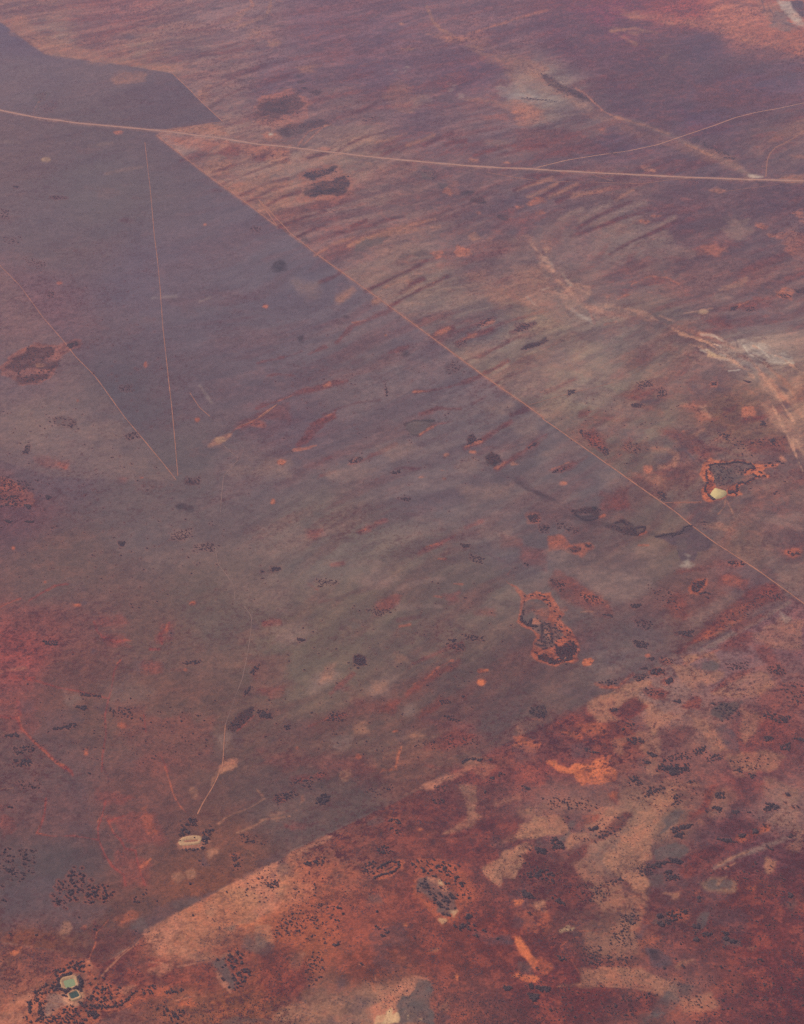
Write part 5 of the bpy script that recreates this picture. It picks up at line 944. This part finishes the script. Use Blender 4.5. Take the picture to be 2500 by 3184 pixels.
DAM1 = ([600,560, 590,500, 640,450, 740,420, 870,410, 915,440, 925,520, 960,590, 940,625, 860,640, 830,665, 770,650, 720,670, 660,655, 610,610],
        [662,515, 850,468, 888,590, 715,645])
DAM2 = ([735,740, 850,680, 900,665, 930,690, 1000,800, 980,840, 830,880, 790,870, 760,820],
        [768,745, 905,685, 958,775, 815,832])
DAM3 = ([1045,445, 1070,415, 1130,402, 1190,405, 1197,430, 1180,460, 1060,470], [1085,437, 1165,430, 1172,438, 1090,446])

for line in PAINT.strip().splitlines():
    line = line.strip()
    if not line or line[0] == '#': continue
    hd, body = line.split('|'); h = hd.split(); tile, op, pc = h[:3]; a = float(h[3]); far = tile in 'ABCEFV'; PP = FARPAL if far else PAL
    if far and tile != 'V': a = a if pc in 'kvu' else (a*.6 if pc == 'x' else a**.72)
    for seg in body.split('/'):
        v = list(map(float, seg.split()))
        if op == 'P':
            patch(nat(tile, v), PP[pc], a, float(h[4]), float(h[5]))
        elif op == 'S':
            stroke(nat(tile, v), PP[pc], a, float(h[4]), float(h[5]))
        elif op == 'E':
            s = TS.get(tile, 900/1708); (cx, cy), = nat(tile, v[:2]); rx, ry = v[2]*s, v[3]*s
            th = np.linspace(0, 2*math.pi, 17)[:-1]
            patch(np.stack([cx+rx*np.cos(th), cy+ry*np.sin(th)], 1), PP[pc], a, float(h[4])*1.3, max(float(h[5])*1.6, s*v[3]*.35))
# ------------------------------------------------------------------ trees: where they stand
trees = []            # px, py, radius m, label id
tr = np.random.default_rng(11)
def in_poly(p, poly):
    x, y = p; ins = False; n = len(poly)
    for i in range(n):
        ax, ay = poly[i]; bx, by = poly[(i+1) % n]
        if (ay > y) != (by > y) and x < (bx-ax)*(y-ay)/(by-ay)+ax: ins = not ins
    return ins
for line in TREES.strip().splitlines():
    line = line.strip()
    if not line or line[0] == '#': continue
    hd, body = line.split('|'); h = hd.split(); tile, op = h[:2]; lab = int(h[-1])
    for seg in body.split('/'):
        pts = nat(tile, list(map(float, seg.split())))
        n = int(h[2]); big = lab in (1, 2, 3, 4, 8, 11, 12, 14, 17, 19, 20, 22, 24, 28, 41)
        r0, r1 = float(h[3])*(.92 if big else .84), float(h[4])*(1.25 if big else 1.12)
        if op == 'T' and r1 > 5.4: n = max(3, int(n*.84))
        if op == 'T':
            k = 0; lo = pts.min(0); hi = pts.max(0); got = []
            while len(got) < n and k < n*60:
                k += 1; p = lo+(hi-lo)*tr.random(2)
                if not in_poly(p, pts): continue
                if k < n*30 and any(abs(p[0]-q[0])+abs(p[1]-q[1]) < 4.2 for q in got): continue
                got.append(p)
            ex = (hi-lo)*.055
            for p in got:
                if tr.random() < .88: trees.append((*(p+tr.normal(0, 1, 2)*ex), tr.uniform(r0, r1)*(.75+.4*tr.random()), lab))
        elif op == 'L':
            seglen = np.hypot(*np.diff(pts, axis=0).T); cum = np.concatenate([[0], np.cumsum(seglen)])
            jit = float(h[5])
            for q in range(n):
                t = (q+tr.random()*.8)/n*cum[-1]; i = min(np.searchsorted(cum, t, 'right')-1, len(seglen)-1)
                f = (t-cum[i])/seglen[i]; p = pts[i]*(1-f)+pts[i+1]*f + tr.normal(0, jit, 2)
                trees.append((p[0], p[1], tr.uniform(r0, r1), lab))
        elif op == 'D':
            for p in pts: trees.append((p[0], p[1], tr.uniform(r0, r1), lab))
trees = np.array(trees)
# bare sandy ring that surrounds the trees
HM = np.zeros(GU.shape, np.float32)
for px, py, r_, lab in trees:
    x_, y_, dd = ground(px, py); rp = r_*F/dd
    f = float(HALO.get(int(lab), .30)); rr = rp*1.8+1.5
    sl = window(px-rr, px+rr, py-rr*.8, py+rr*.8, 1)
    q = np.hypot(GU[sl]-px, (GV[sl]-py)*1.25)
    if q.size: HM[sl] = np.maximum(HM[sl], np.clip(1.3-q/rr, 0, 1)*f)
# the finest mottling: bare flecks, tussocks and scrub, strongest on red ground
red = np.clip((C[..., 0]-C[..., 1])/(C[..., 0]+1e-4)*1.6-.42, 0, 1)
f1 = fbm(X/19, Y/19, 3, 1, .85); f2 = fbm(X/64+3, Y/64, 4, 4, .7); f3 = fbm(X/420+8, Y/420, 4, 7, .6)
f4 = fbm(X/17+1, Y/17, 3, 3, .8)
b5 = np.tanh(4*fbm(al/210+6, ac_w/52+1, 3, 2, .65))*(.13*mN+.09*mG*np.clip((GU-500)/700, 0, 1))
C = C*(1+b5[..., None]*np.array([1, .95, .8]))
C = C*(1+(f3*(.16-.08*mG))[..., None]*np.array([1.1, .3, -.5]))
C = C*(1+(np.clip(f1*1.5, -1, 1)*(.14+.32*red)+np.clip(f2*1.4, -1, 1)*(.12+.20*red))[..., None]*np.array([1, .85, .8]))
a1 = sstep(.24-f2-.5*f1, .13)*red*(.34-.25*mG)*(.55+.8*np.clip(blot*1.5+.3, 0, 1))
C = C*(1-a1[..., None])+a1[..., None]*(.5*PAL['o']+.5*PAL['q'])
a2 = sstep(.22-f4+.3*f2, .14)*(red*.80+.22)*np.clip(.6-blot*1.2, .15, 1.2)
C = C*(1-a2[..., None])+a2[..., None]*PAL['d']*np.array([.82, .80, .82])
C = C*(1-(HM*.6)[..., None]) + (HM*.6)[..., None]*(.5*PAL['o']+.5*PAL['q'])
lum = C@np.array([.3, .5, .2]); C = C+(lum[..., None]-C)*np.array([.10, .06, .0])
C = np.clip(C, .01, .9)
# ------------------------------------------------------------------ helpers for objects
def tag(o, label=None, cat=None, group=None, kind=None):
    for k_, v_ in (('label', label), ('category', cat), ('group', group), ('kind', kind)):
        if v_: o[k_] = v_
def mesh_np(name, verts, faces, mats=(), fmat=None):
    me = bpy.data.meshes.new(name); faces = np.asarray(faces, np.int32); k = faces.shape[1]
    me.vertices.add(len(verts)); me.vertices.foreach_set('co', np.asarray(verts, np.float32).ravel())
    me.loops.add(faces.size); me.loops.foreach_set('vertex_index', faces.ravel())
    me.polygons.add(len(faces)); me.polygons.foreach_set('loop_start', np.arange(0, faces.size, k, dtype=np.int32))
    for m_ in mats: me.materials.append(m_)
    if fmat is not None: me.polygons.foreach_set('material_index', np.asarray(fmat, np.int32))
    me.update(calc_edges=True); return me
def link(name, me, parent=None):
    o = bpy.data.objects.new(name, me); col.objects.link(o); o.parent = parent; return o
def mat(name, base, rough=.95, nscale=.2, namt=.25, tint=None, spec=.1):
    m_ = bpy.data.materials.new(name); m_.use_nodes = True; n = m_.node_tree; b = n.nodes['Principled BSDF']
    b.inputs['Roughness'].default_value = rough; b.inputs['Specular IOR Level'].default_value = spec
    tc = n.nodes.new('ShaderNodeNewGeometry'); no = n.nodes.new('ShaderNodeTexNoise'); no.inputs['Scale'].default_value = nscale
    no.inputs['Detail'].default_value = 5; n.links.new(tc.outputs['Position'], no.inputs['Vector'])
    mx = n.nodes.new('ShaderNodeMix'); mx.data_type = 'RGBA'
    b0 = np.array(base); b1 = np.array(tint) if tint is not None else b0*(1+namt)
    mx.inputs['A'].default_value = (*(b0*(1-namt)), 1); mx.inputs['B'].default_value = (*b1, 1)
    mr = n.nodes.new('ShaderNodeMapRange'); mr.inputs['From Min'].default_value = .3; mr.inputs['From Max'].default_value = .7
    n.links.new(no.outputs['Fac'], mr.inputs['Value']); n.links.new(mr.outputs[0], mx.inputs['Factor'])
    n.links.new(mx.outputs['Result'], b.inputs['Base Color']); return m_
# ------------------------------------------------------------------ the ground sheet, gently swelling over the dunes
Z = (fbm(al/700, ac_w/110, 3, 1)*3.0*np.clip(mN+mG*.5+mS*.4, 0, 1)).astype(np.float32)
for cx_, cy_, rr_ in ((235, 3075, 150), (588, 2612, 70), (2235, 1530, 60)):   # level ground at the dams and the clay pan
    q_ = np.clip((np.hypot(GU-cx_, (GV-cy_)*1.2)-rr_)/rr_, 0, 1); Z = Z*q_
def zat(px, py):
    i = np.clip(np.searchsorted(U, px), 1, NU-1); j = np.clip(np.searchsorted(V, py), 1, NV-1)
    fu = (px-U[i-1])/(U[i]-U[i-1]); fv = (py-V[j-1])/(V[j]-V[j-1])
    return (Z[j-1, i-1]*(1-fu)+Z[j-1, i]*fu)*(1-fv)+(Z[j, i-1]*(1-fu)+Z[j, i]*fu)*fv
idx = np.arange(NU*NV, dtype=np.int32).reshape(NV, NU)
quads = np.stack([idx[1:, :-1], idx[1:, 1:], idx[:-1, 1:], idx[:-1, :-1]], -1).reshape(-1, 4)
gm = bpy.data.materials.new('outback_soil'); gm.use_nodes = True; n = gm.node_tree; bs = n.nodes['Principled BSDF']
bs.inputs['Roughness'].default_value = 1.0; bs.inputs['Specular IOR Level'].default_value = 0.0
at_ = n.nodes.new('ShaderNodeAttribute'); at_.attribute_name = 'soil'
ge = n.nodes.new('ShaderNodeNewGeometry')
n1 = n.nodes.new('ShaderNodeTexNoise'); n1.inputs['Scale'].default_value = .10; n1.inputs['Detail'].default_value = 4; n1.inputs['Roughness'].default_value = .65
vo = n.nodes.new('ShaderNodeTexVoronoi'); vo.inputs['Scale'].default_value = .085; vo.inputs['Randomness'].default_value = 1
n2 = n.nodes.new('ShaderNodeTexNoise'); n2.inputs['Scale'].default_value = .012; n2.inputs['Detail'].default_value = 3
for q in (n1, vo, n2): n.links.new(ge.outputs['Position'], q.inputs['Vector'])
def mrange(src, a, b, c, d):
    q = n.nodes.new('ShaderNodeMapRange'); n.links.new(src, q.inputs['Value'])
    for k_, v_ in (('From Min', a), ('From Max', b), ('To Min', c), ('To Max', d)): q.inputs[k_].default_value = v_
    return q.outputs[0]
def math_(op, a, b):
    q = n.nodes.new('ShaderNodeMath'); q.operation = op
    for i_, s_ in enumerate((a, b)):
        if isinstance(s_, (int, float)): q.inputs[i_].default_value = s_
        else: n.links.new(s_, q.inputs[i_])
    return q.outputs[0]
g1 = mrange(n1.outputs['Fac'], .3, .7, -1, 1)                    # grain
am = mrange(at_.outputs['Alpha'], 0, 1, .10, .34)
grain = math_('ADD', math_('MULTIPLY', g1, am), 1.0)
low = math_('MULTIPLY', mrange(vo.outputs['Distance'], .16, .40, 1, 0), mrange(n2.outputs['Fac'], .42, .62, 0, 1))   # low shrubs
low = math_('MULTIPLY', low, mrange(at_.outputs['Alpha'], .1, .9, .22, .85))
vm = n.nodes.new('ShaderNodeVectorMath'); vm.operation = 'SCALE'
n.links.new(at_.outputs['Color'], vm.inputs[0]); n.links.new(grain, vm.inputs['Scale'])
mx = n.nodes.new('ShaderNodeMix'); mx.data_type = 'RGBA'
n.links.new(low, mx.inputs['Factor']); n.links.new(vm.outputs[0], mx.inputs['A']); mx.inputs['B'].default_value = (.055, .038, .045, 1)
n.links.new(mx.outputs['Result'], bs.inputs['Base Color'])
me = mesh_np('ground', np.stack([X, Y, Z], -1).reshape(-1, 3), quads, [gm])
ca = me.color_attributes.new('soil', 'FLOAT_COLOR', 'POINT')
rough_a = np.clip(red*.9+mS*.25, 0, 1)
ca.data.foreach_set('color', np.concatenate([C, rough_a[..., None]], -1).astype(np.float32).ravel())
me.polygons.foreach_set('use_smooth', np.ones(len(me.polygons), bool))
g = link('ground', me); tag(g, kind='structure', label='red and grey outback plain seen from the air', cat='ground')
# ------------------------------------------------------------------ roads and tracks: ribbons on the ground
def ribbon(name, pts, width, material, lift=.5, label=None, cat='track', group=None, wob=0):
    pts = np.asarray(pts, float); out = []
    for i in range(len(pts)-1):                              # subdivide, with a faint wander
        k = max(1, int(np.hypot(*(pts[i+1]-pts[i]))/5))
        for j in range(k): out.append(pts[i]*(1-j/k)+pts[i+1]*j/k)
    out.append(pts[-1]); P = np.array(out)
    for _ in range(3): P[1:-1] = .25*P[:-2]+.5*P[1:-1]+.25*P[2:]
    x, y, d_ = ground(P[:, 0], P[:, 1]); z = np.array([zat(a_, b_) for a_, b_ in P])+lift
    tx, ty = np.gradient(x), np.gradient(y); L = np.hypot(tx, ty)+1e-9; nx, ny = -ty/L, tx/L
    s = np.cumsum(L); wv = width/2*(1+wob*fbm(s/90, s*0, 3, 2)); off = width*.25*wob*fbm(s/240, s*0+5, 2, 5)
    xs = [x+nx*(off+wv*q) for q in (-1, 0, 1)]; ys = [y+ny*(off+wv*q) for q in (-1, 0, 1)]
    v = np.stack([np.stack([xs[q], ys[q], z+(.25 if q == 1 else 0)], -1) for q in range(3)], 1).reshape(-1, 3)
    m_ = len(x); f = []
    for i in range(m_-1):
        a_ = i*3; f += [(a_, a_+3, a_+4, a_+1), (a_+1, a_+4, a_+5, a_+2)]
    o = link(name, mesh_np(name, v, f, [material])); tag(o, label, cat, group, 'structure'); return o
def pm(name, k, s=1.0, ns=.02, am_=.14): return mat(name, PAL[k]*s, 1, ns, am_, spec=0)
M_road = pm('gravel_road', 'x', .86); M_verge = pm('road_verge', 'n', 1.35, .012, .2)
M_trk = pm('sandy_track', 't', .95, .03, .2); M_trk_g = pm('faint_track', 'n', 1.1, .03, .2); M_trk_r = pm('red_track', 'q', .95, .03, .2); M_trk_f = pm('fence_line_track', 't', 1.0, .02, .25)
MT = {'t': M_trk, 'q': M_trk_r, 'f': M_trk_f, 'v': M_verge, 'g': M_trk_g, 'h': M_road}
for line in TRACKS.strip().splitlines():
    if not line.strip(): continue
    hd, body = line.split('|'); h = hd.split(); pts = []
    for seg in body.split('/'):
        s_ = seg.split(); pts.append(nat(s_[0], list(map(float, s_[1:]))))
    ribbon(h[0], np.concatenate(pts), float(h[2]), MT[h[1]], float(h[3]), wob=float(h[4]), cat='road' if 'road' in h[0] else 'track')
# ------------------------------------------------------------------ earth dams
def ring_mesh(out, prof):
    """out: outline points in metres (ccw or cw), prof: list of (inset in metres, height)"""
    out = np.asarray(out, float); n_ = len(out); nx_ = np.roll(out, -1, 0)-np.roll(out, 1, 0)
    nr = np.stack([-nx_[:, 1], nx_[:, 0]], -1); nr /= np.linalg.norm(nr, axis=1)[:, None]
    area = np.sum(out[:, 0]*np.roll(out[:, 1], -1)-np.roll(out[:, 0], -1)*out[:, 1])
    if area < 0: nr = -nr
    V_ = []; Fc = []
    for k_, (ins, hh) in enumerate(prof):
        p = out+nr*ins; V_ += [(a_, b_, hh) for a_, b_ in p]
        if k_:
            for i in range(n_):
                j = (i+1) % n_; Fc.append(((k_-1)*n_+i, (k_-1)*n_+j, k_*n_+j, k_*n_+i))
    return np.array(V_), Fc, out+nr*prof[-1][0]
def dense(pts, n_=6, rnd=2):
    pts = np.asarray(pts, float); o_ = []
    for i in range(len(pts)):
        a_, b_ = pts[i], pts[(i+1) % len(pts)]
        for j in range(n_): o_.append(a_*(1-j/n_)+b_*j/n_)
    P = np.array(o_)
    for _ in range(rnd): P = .25*np.roll(P, 1, 0)+.5*P+.25*np.roll(P, -1, 0)
    return P
def gpts(tile, v):
    p = nat(tile, v); x, y, _ = ground(p[:, 0], p[:, 1]); return np.stack([x, y], -1)
def dam(name, outer, inner, hgt, m_bank, m_in, lab, lab_w, wz, inner_name='water'):
    c = inner.mean(0); root = bpy.data.objects.new(name, None); col.objects.link(root)
    root.location = (c[0], c[1], .6); tag(root, lab, 'dam')
    O = dense(outer-c, 6, 2); I = dense(inner-c, 6, 1)
    # match the two outlines by angle, then loft outer toe -> crest -> inner toe -> water's edge
    def resample(P, n_=72):
        a_ = np.arctan2(P[:, 1], P[:, 0]); o_ = np.argsort(a_); a_ = a_[o_]; r_ = np.hypot(P[:, 0], P[:, 1])[o_]
        th = np.linspace(-math.pi, math.pi, n_, endpoint=False)
        rr = np.interp(th, np.concatenate([a_-2*math.pi, a_, a_+2*math.pi]), np.tile(r_, 3)); return np.stack([np.cos(th)*rr, np.sin(th)*rr], -1)
    O, I = resample(O), resample(I); rows = []
    nz = tr.normal(0, 1, (7, 72)); nz = (nz+np.roll(nz, 1, 1)+np.roll(nz, -1, 1))/3
    for k_, (f, z_) in enumerate(((-.12, -6), (0, -2.6), (.22, hgt), (.5, hgt+.2), (.8, hgt*.35), (1, wz), (1.3, wz-3))):
        P = O*(1-f)+I*f if f <= 1 else I*(1-(f-1))
        rows.append(np.column_stack([P*(1+.012*nz[k_])[:, None], np.full(72, z_)+(.35*nz[k_] if 1 < k_ < 5 else 0)]))
    V_ = np.concatenate(rows); Fc = [(k_*72+i, k_*72+(i+1) % 72, (k_+1)*72+(i+1) % 72, (k_+1)*72+i) for k_ in range(6) for i in range(72)]
    bk = link('embankment', mesh_np('embankment', V_, Fc, [m_bank]), root)
    for p in bk.data.polygons: p.use_smooth = True
    P = np.column_stack([I*1.02, np.full(72, wz+.15)]); cv = np.vstack([P, [[0, 0, wz+.15]]])
    Fw = [(i, (i+1) % 72, 72) for i in range(72)]
    wt_ = link(inner_name, mesh_np(inner_name, cv, Fw, [m_in]), root)
    if lab_w: wt_['label'] = lab_w
    return root
M_bank = mat('clay_bank', PAL['p']*.70, 1, .12, .16, spec=0)
M_bank2 = mat('pale_clay_bank', PAL['p']*.74, 1, .12, .14, spec=0)
M_green = mat('milky_green_water', albedo(lin((132, 138, 108)), 7000.), .35, .04, .05, spec=.3)
M_dark = mat('dark_green_water', albedo(lin((78, 84, 82)), 7000.), .25, .05, .06, spec=.3)
M_mud = mat('dry_mud', PAL['p']*.68, 1, .05, .10, spec=0)
M_yel = mat('yellow_clay_water', PAL['y']*np.array([.9, .84, .86]), .7, .02, .06, spec=.1)
dam('farm_dam', gpts('O', DAM1[0]), gpts('O', DAM1[1]), 3.2, M_bank, M_green, 'larger square dam of milky green water inside a rounded pale bank', 'milky pale green water', -.5)
dam('farm_dam', gpts('O', DAM2[0]), gpts('O', DAM2[1]), 2.8, M_bank2, M_dark, 'smaller square dam of dark green water just below the milky green one', 'dark green water', -.6)
dam('farm_dam', gpts('J', DAM3[0]), gpts('J', DAM3[1]), 2.2, M_bank2, M_mud, 'pale oblong dry dam at the end of the track, ringed by dark trees', 'dry muddy bed', -.9, 'dry_bed')
# the yellow clay pan
def pan(name, tile, v, material, label, lift=.6):
    c0 = gpts(tile, v); p0 = nat(tile, v); c = c0.mean(0); P = dense(c0-c, 8, 2); r_ = np.hypot(P[:, 0], P[:, 1])
    P = P*(1+.05*fbm(P[:, 0]/25, P[:, 1]/25, 3, 1))[:, None]
    z_ = max(zat(a_, b_) for a_, b_ in p0)+lift; n_ = len(P)
    V_ = np.vstack([np.column_stack([P, np.zeros(n_)]), np.column_stack([P*1.03, np.full(n_, -2.)]), [[0, 0, .1]]])
    Fc = [(i, (i+1) % n_, 2*n_) for i in range(n_)]+[(i, n_+i, n_+(i+1) % n_) for i in range(n_)]+[(i, n_+(i+1) % n_, (i+1) % n_) for i in range(n_)]
    o = link(name, mesh_np(name, V_, Fc, [material])); o.location = (c[0], c[1], z_); tag(o, label, 'clay pan', None, 'structure'); return o
pan('clay_pan', 'M', [330,790, 360,730, 420,665, 500,690, 610,720, 632,770, 600,810, 540,845, 410,872], M_yel, 'smooth yellow clay pan at the foot of the ringed grove')
# ------------------------------------------------------------------ tree meshes
def ico(sub):
    import bmesh
    b = bmesh.new(); bmesh.ops.create_icosphere(b, subdivisions=sub, radius=1)
    v = np.array([q.co[:] for q in b.verts]); f = np.array([[l.index for l in q.verts] for q in b.faces]); b.free(); return v, f
I1, I2 = ico(1), ico(2)
def foliage(name, c0, c1):
    m_ = bpy.data.materials.new(name); m_.use_nodes = True; n_ = m_.node_tree; b = n_.nodes['Principled BSDF']
    b.inputs['Roughness'].default_value = 1; b.inputs['Specular IOR Level'].default_value = .05
    ge_ = n_.nodes.new('ShaderNodeNewGeometry'); oi = n_.nodes.new('ShaderNodeTexNoise'); oi.inputs['Scale'].default_value = .045; oi.inputs['Detail'].default_value = 4
    n_.links.new(ge_.outputs['Position'], oi.inputs['Vector']); x_ = n_.nodes.new('ShaderNodeMix'); x_.data_type = 'RGBA'
    x_.inputs['A'].default_value = (*c0, 1); x_.inputs['B'].default_value = (*c1, 1); n_.links.new(oi.outputs['Fac'], x_.inputs['Factor'])
    n_.links.new(x_.outputs['Result'], b.inputs['Base Color']); return m_
M_leaf = foliage('dark_leaves', (.026, .013, .015), (.150, .085, .068)); M_bark = mat('bark', (.12, .09, .08), .9, 1.5, .3)
M_shrub = foliage('shrub_leaves', (.065, .036, .036), (.12, .066, .06))
def tree_mesh(seed):
    r_ = np.random.default_rng(seed); Vs, Fs, mt = [], [], []; o_ = 0
    for k_ in range(r_.integers(8, 13)):
        a_ = r_.uniform(0, 6.28); q = r_.uniform(0, .8)**.7
        cen = np.array([math.cos(a_)*q, math.sin(a_)*q, .72+r_.uniform(-.16, .3)*(1-q)])
        s = np.array([1, 1, .66])*r_.uniform(.18, .42)
        v = I2[0]*(1+r_.normal(0, .12, (len(I2[0]), 1)))*s+cen
        Vs.append(v); Fs.append(I2[1]+o_); mt += [0]*len(I2[1]); o_ += len(v)
    for k_ in range(40):                                   # loose leaf sprays round the crown
        a_ = r_.uniform(0, 6.28); q = r_.uniform(.5, 1.02); cen = np.array([math.cos(a_)*q, math.sin(a_)*q, .62+r_.uniform(-.1, .35)*(1.1-q)])
        v = cen+r_.normal(0, .09, (3, 3)); Vs.append(v); Fs.append(np.array([[0, 1, 2]])+o_); mt.append(0); o_ += 3
    th = np.linspace(0, 6.283, 7)[:-1]                      # trunk with three limbs
    def limb(p0, p1, a0, a1):
        nonlocal o_
        v = np.vstack([np.column_stack([p0[0]+a0*np.cos(th), p0[1]+a0*np.sin(th), np.full(6, p0[2])]), np.column_stack([p1[0]+a1*np.cos(th), p1[1]+a1*np.sin(th), np.full(6, p1[2])])])
        f = []
        for i in range(6):
            j = (i+1) % 6; f += [[i, j, 6+j], [i, 6+j, 6+i]]
        Vs.append(v); Fs.append(np.array(f)+o_); mt.extend([1]*12); o_ += 12
    limb((0, 0, -.25), (.02, 0, .38), .07, .05)
    for a_ in (0.4, 2.5, 4.6): limb((.02, 0, .36), (.4*math.cos(a_), .4*math.sin(a_), .72), .045, .02)
    return mesh_np('tree', np.vstack(Vs), np.vstack(Fs), [M_leaf, M_bark], mt)
TM = [tree_mesh(100+i) for i in range(8)]
dist = ground(trees[:, 0], trees[:, 1])[2]; vis = (trees[:, 0] > 4) & (trees[:, 0] < 2496) & (trees[:, 1] > 4) & (trees[:, 1] < 3180)
order = np.argsort(-(trees[:, 2]/dist)*vis); NI = 290
solo, rest = order[:NI], order[NI:]
for k_ in solo:
    px, py, r_, lab = trees[k_]; x_, y_, _ = ground(px, py)
    o = link('tree', TM[int(k_) % 8]); o.location = (x_, y_, float(zat(px, py))); o.rotation_euler = (0, 0, tr.uniform(0, 6.28))
    e = tr.uniform(.8, 1.25); o.scale = (r_*e, r_/e, r_*tr.uniform(.95, 1.25))
    L_ = TL[int(lab)]; tag(o, L_[0], 'tree', L_[1])
def scatter(name, px, py, rad, material, label, cat, lumps=2, base=I1):
    x_, y_, _ = ground(px, py); z_ = zat(px, py); n_ = len(px); Vs, Fs = [], []
    bv, bf = base; o_ = 0
    for q in range(lumps):
        j = tr.normal(0, .52 if lumps > 1 else 0, (n_, 1, 2))
        s = rad[:, None, None]*tr.uniform(.4, .85, (n_, 1, 1))
        nz = 1+tr.normal(0, .16, (n_, len(bv), 1)); v = bv[None]*nz*s*np.array([1, 1, .75])
        v[:, :, :2] += j*rad[:, None, None]; v[:, :, 2] += rad[:, None]*.55; v += np.stack([x_, y_, z_], -1)[:, None, :]
        Vs.append(v.reshape(-1, 3)); Fs.append((bf[None]+(np.arange(n_)*len(bv))[:, None, None]).reshape(-1, 3)+o_); o_ += n_*len(bv)
    o = link(name, mesh_np(name, np.vstack(Vs), np.vstack(Fs), [material])); tag(o, label, cat, None, 'stuff'); return o
T = trees[rest]
scatter('scattered_trees', T[:, 0], T[:, 1], T[:, 2], M_leaf, 'countless small dark trees dotted in clumps over the plain', 'trees', 3)
# low scrub, thick on the red ground
N0 = 150000
sx = tr.uniform(-200, 2700, N0); sy = 3300-3400*tr.random(N0)**1.5
iu = np.clip(np.searchsorted(U, sx), 0, NU-1); iv = np.clip(np.searchsorted(V, sy), 0, NV-1)
clump = fbm(ground(sx, sy)[0]/170, ground(sx, sy)[1]/170, 4, 6, .6)
pr = np.clip(rough_a[iv, iu]*1.0-.12, 0.02, 1)*np.clip(clump*3+.3, 0, 1)*(mS[iv, iu]*.9+mN[iv, iu]*.35+mG[iv, iu]*.25)
kp = tr.random(N0) < pr; sx, sy = sx[kp], sy[kp]; sr = tr.uniform(1.2, 3.3, len(sx))*(1+.3*(3184-sy)/3184)
scatter('low_scrub', sx, sy, sr, M_shrub, 'low dark scrub speckling the red ground', 'scrub', 1)
print('trees', len(trees), 'shrubs', len(sx))
# ------------------------------------------------------------------ haze
import bmesh
b = bmesh.new(); bmesh.ops.create_cube(b, size=1); hm = bpy.data.meshes.new('haze'); b.to_mesh(hm); b.free()
x0, x1 = float(X.min())-500, float(X.max())+500; y0, y1 = float(Y.min())-500, float(Y.max())+500
hz = link('haze', hm); hz.location = ((x0+x1)/2, (y0+y1)/2, (H+20-40)/2); hz.scale = (x1-x0, y1-y0, H+20+40)
m_ = bpy.data.materials.new('hazy_air'); m_.use_nodes = True; nn = m_.node_tree; nn.nodes.clear()
pv = nn.nodes.new('ShaderNodeVolumePrincipled'); pv.inputs['Density'].default_value = HAZE_D; pv.inputs['Color'].default_value = (*HAZE_C, 1)
pv.inputs['Anisotropy'].default_value = 0.0
oo = nn.nodes.new('ShaderNodeOutputMaterial'); nn.links.new(pv.outputs[0], oo.inputs['Volume']); hm.materials.append(m_)
tag(hz, 'thin purple haze filling the air over the plain', 'haze', None, 'stuff')
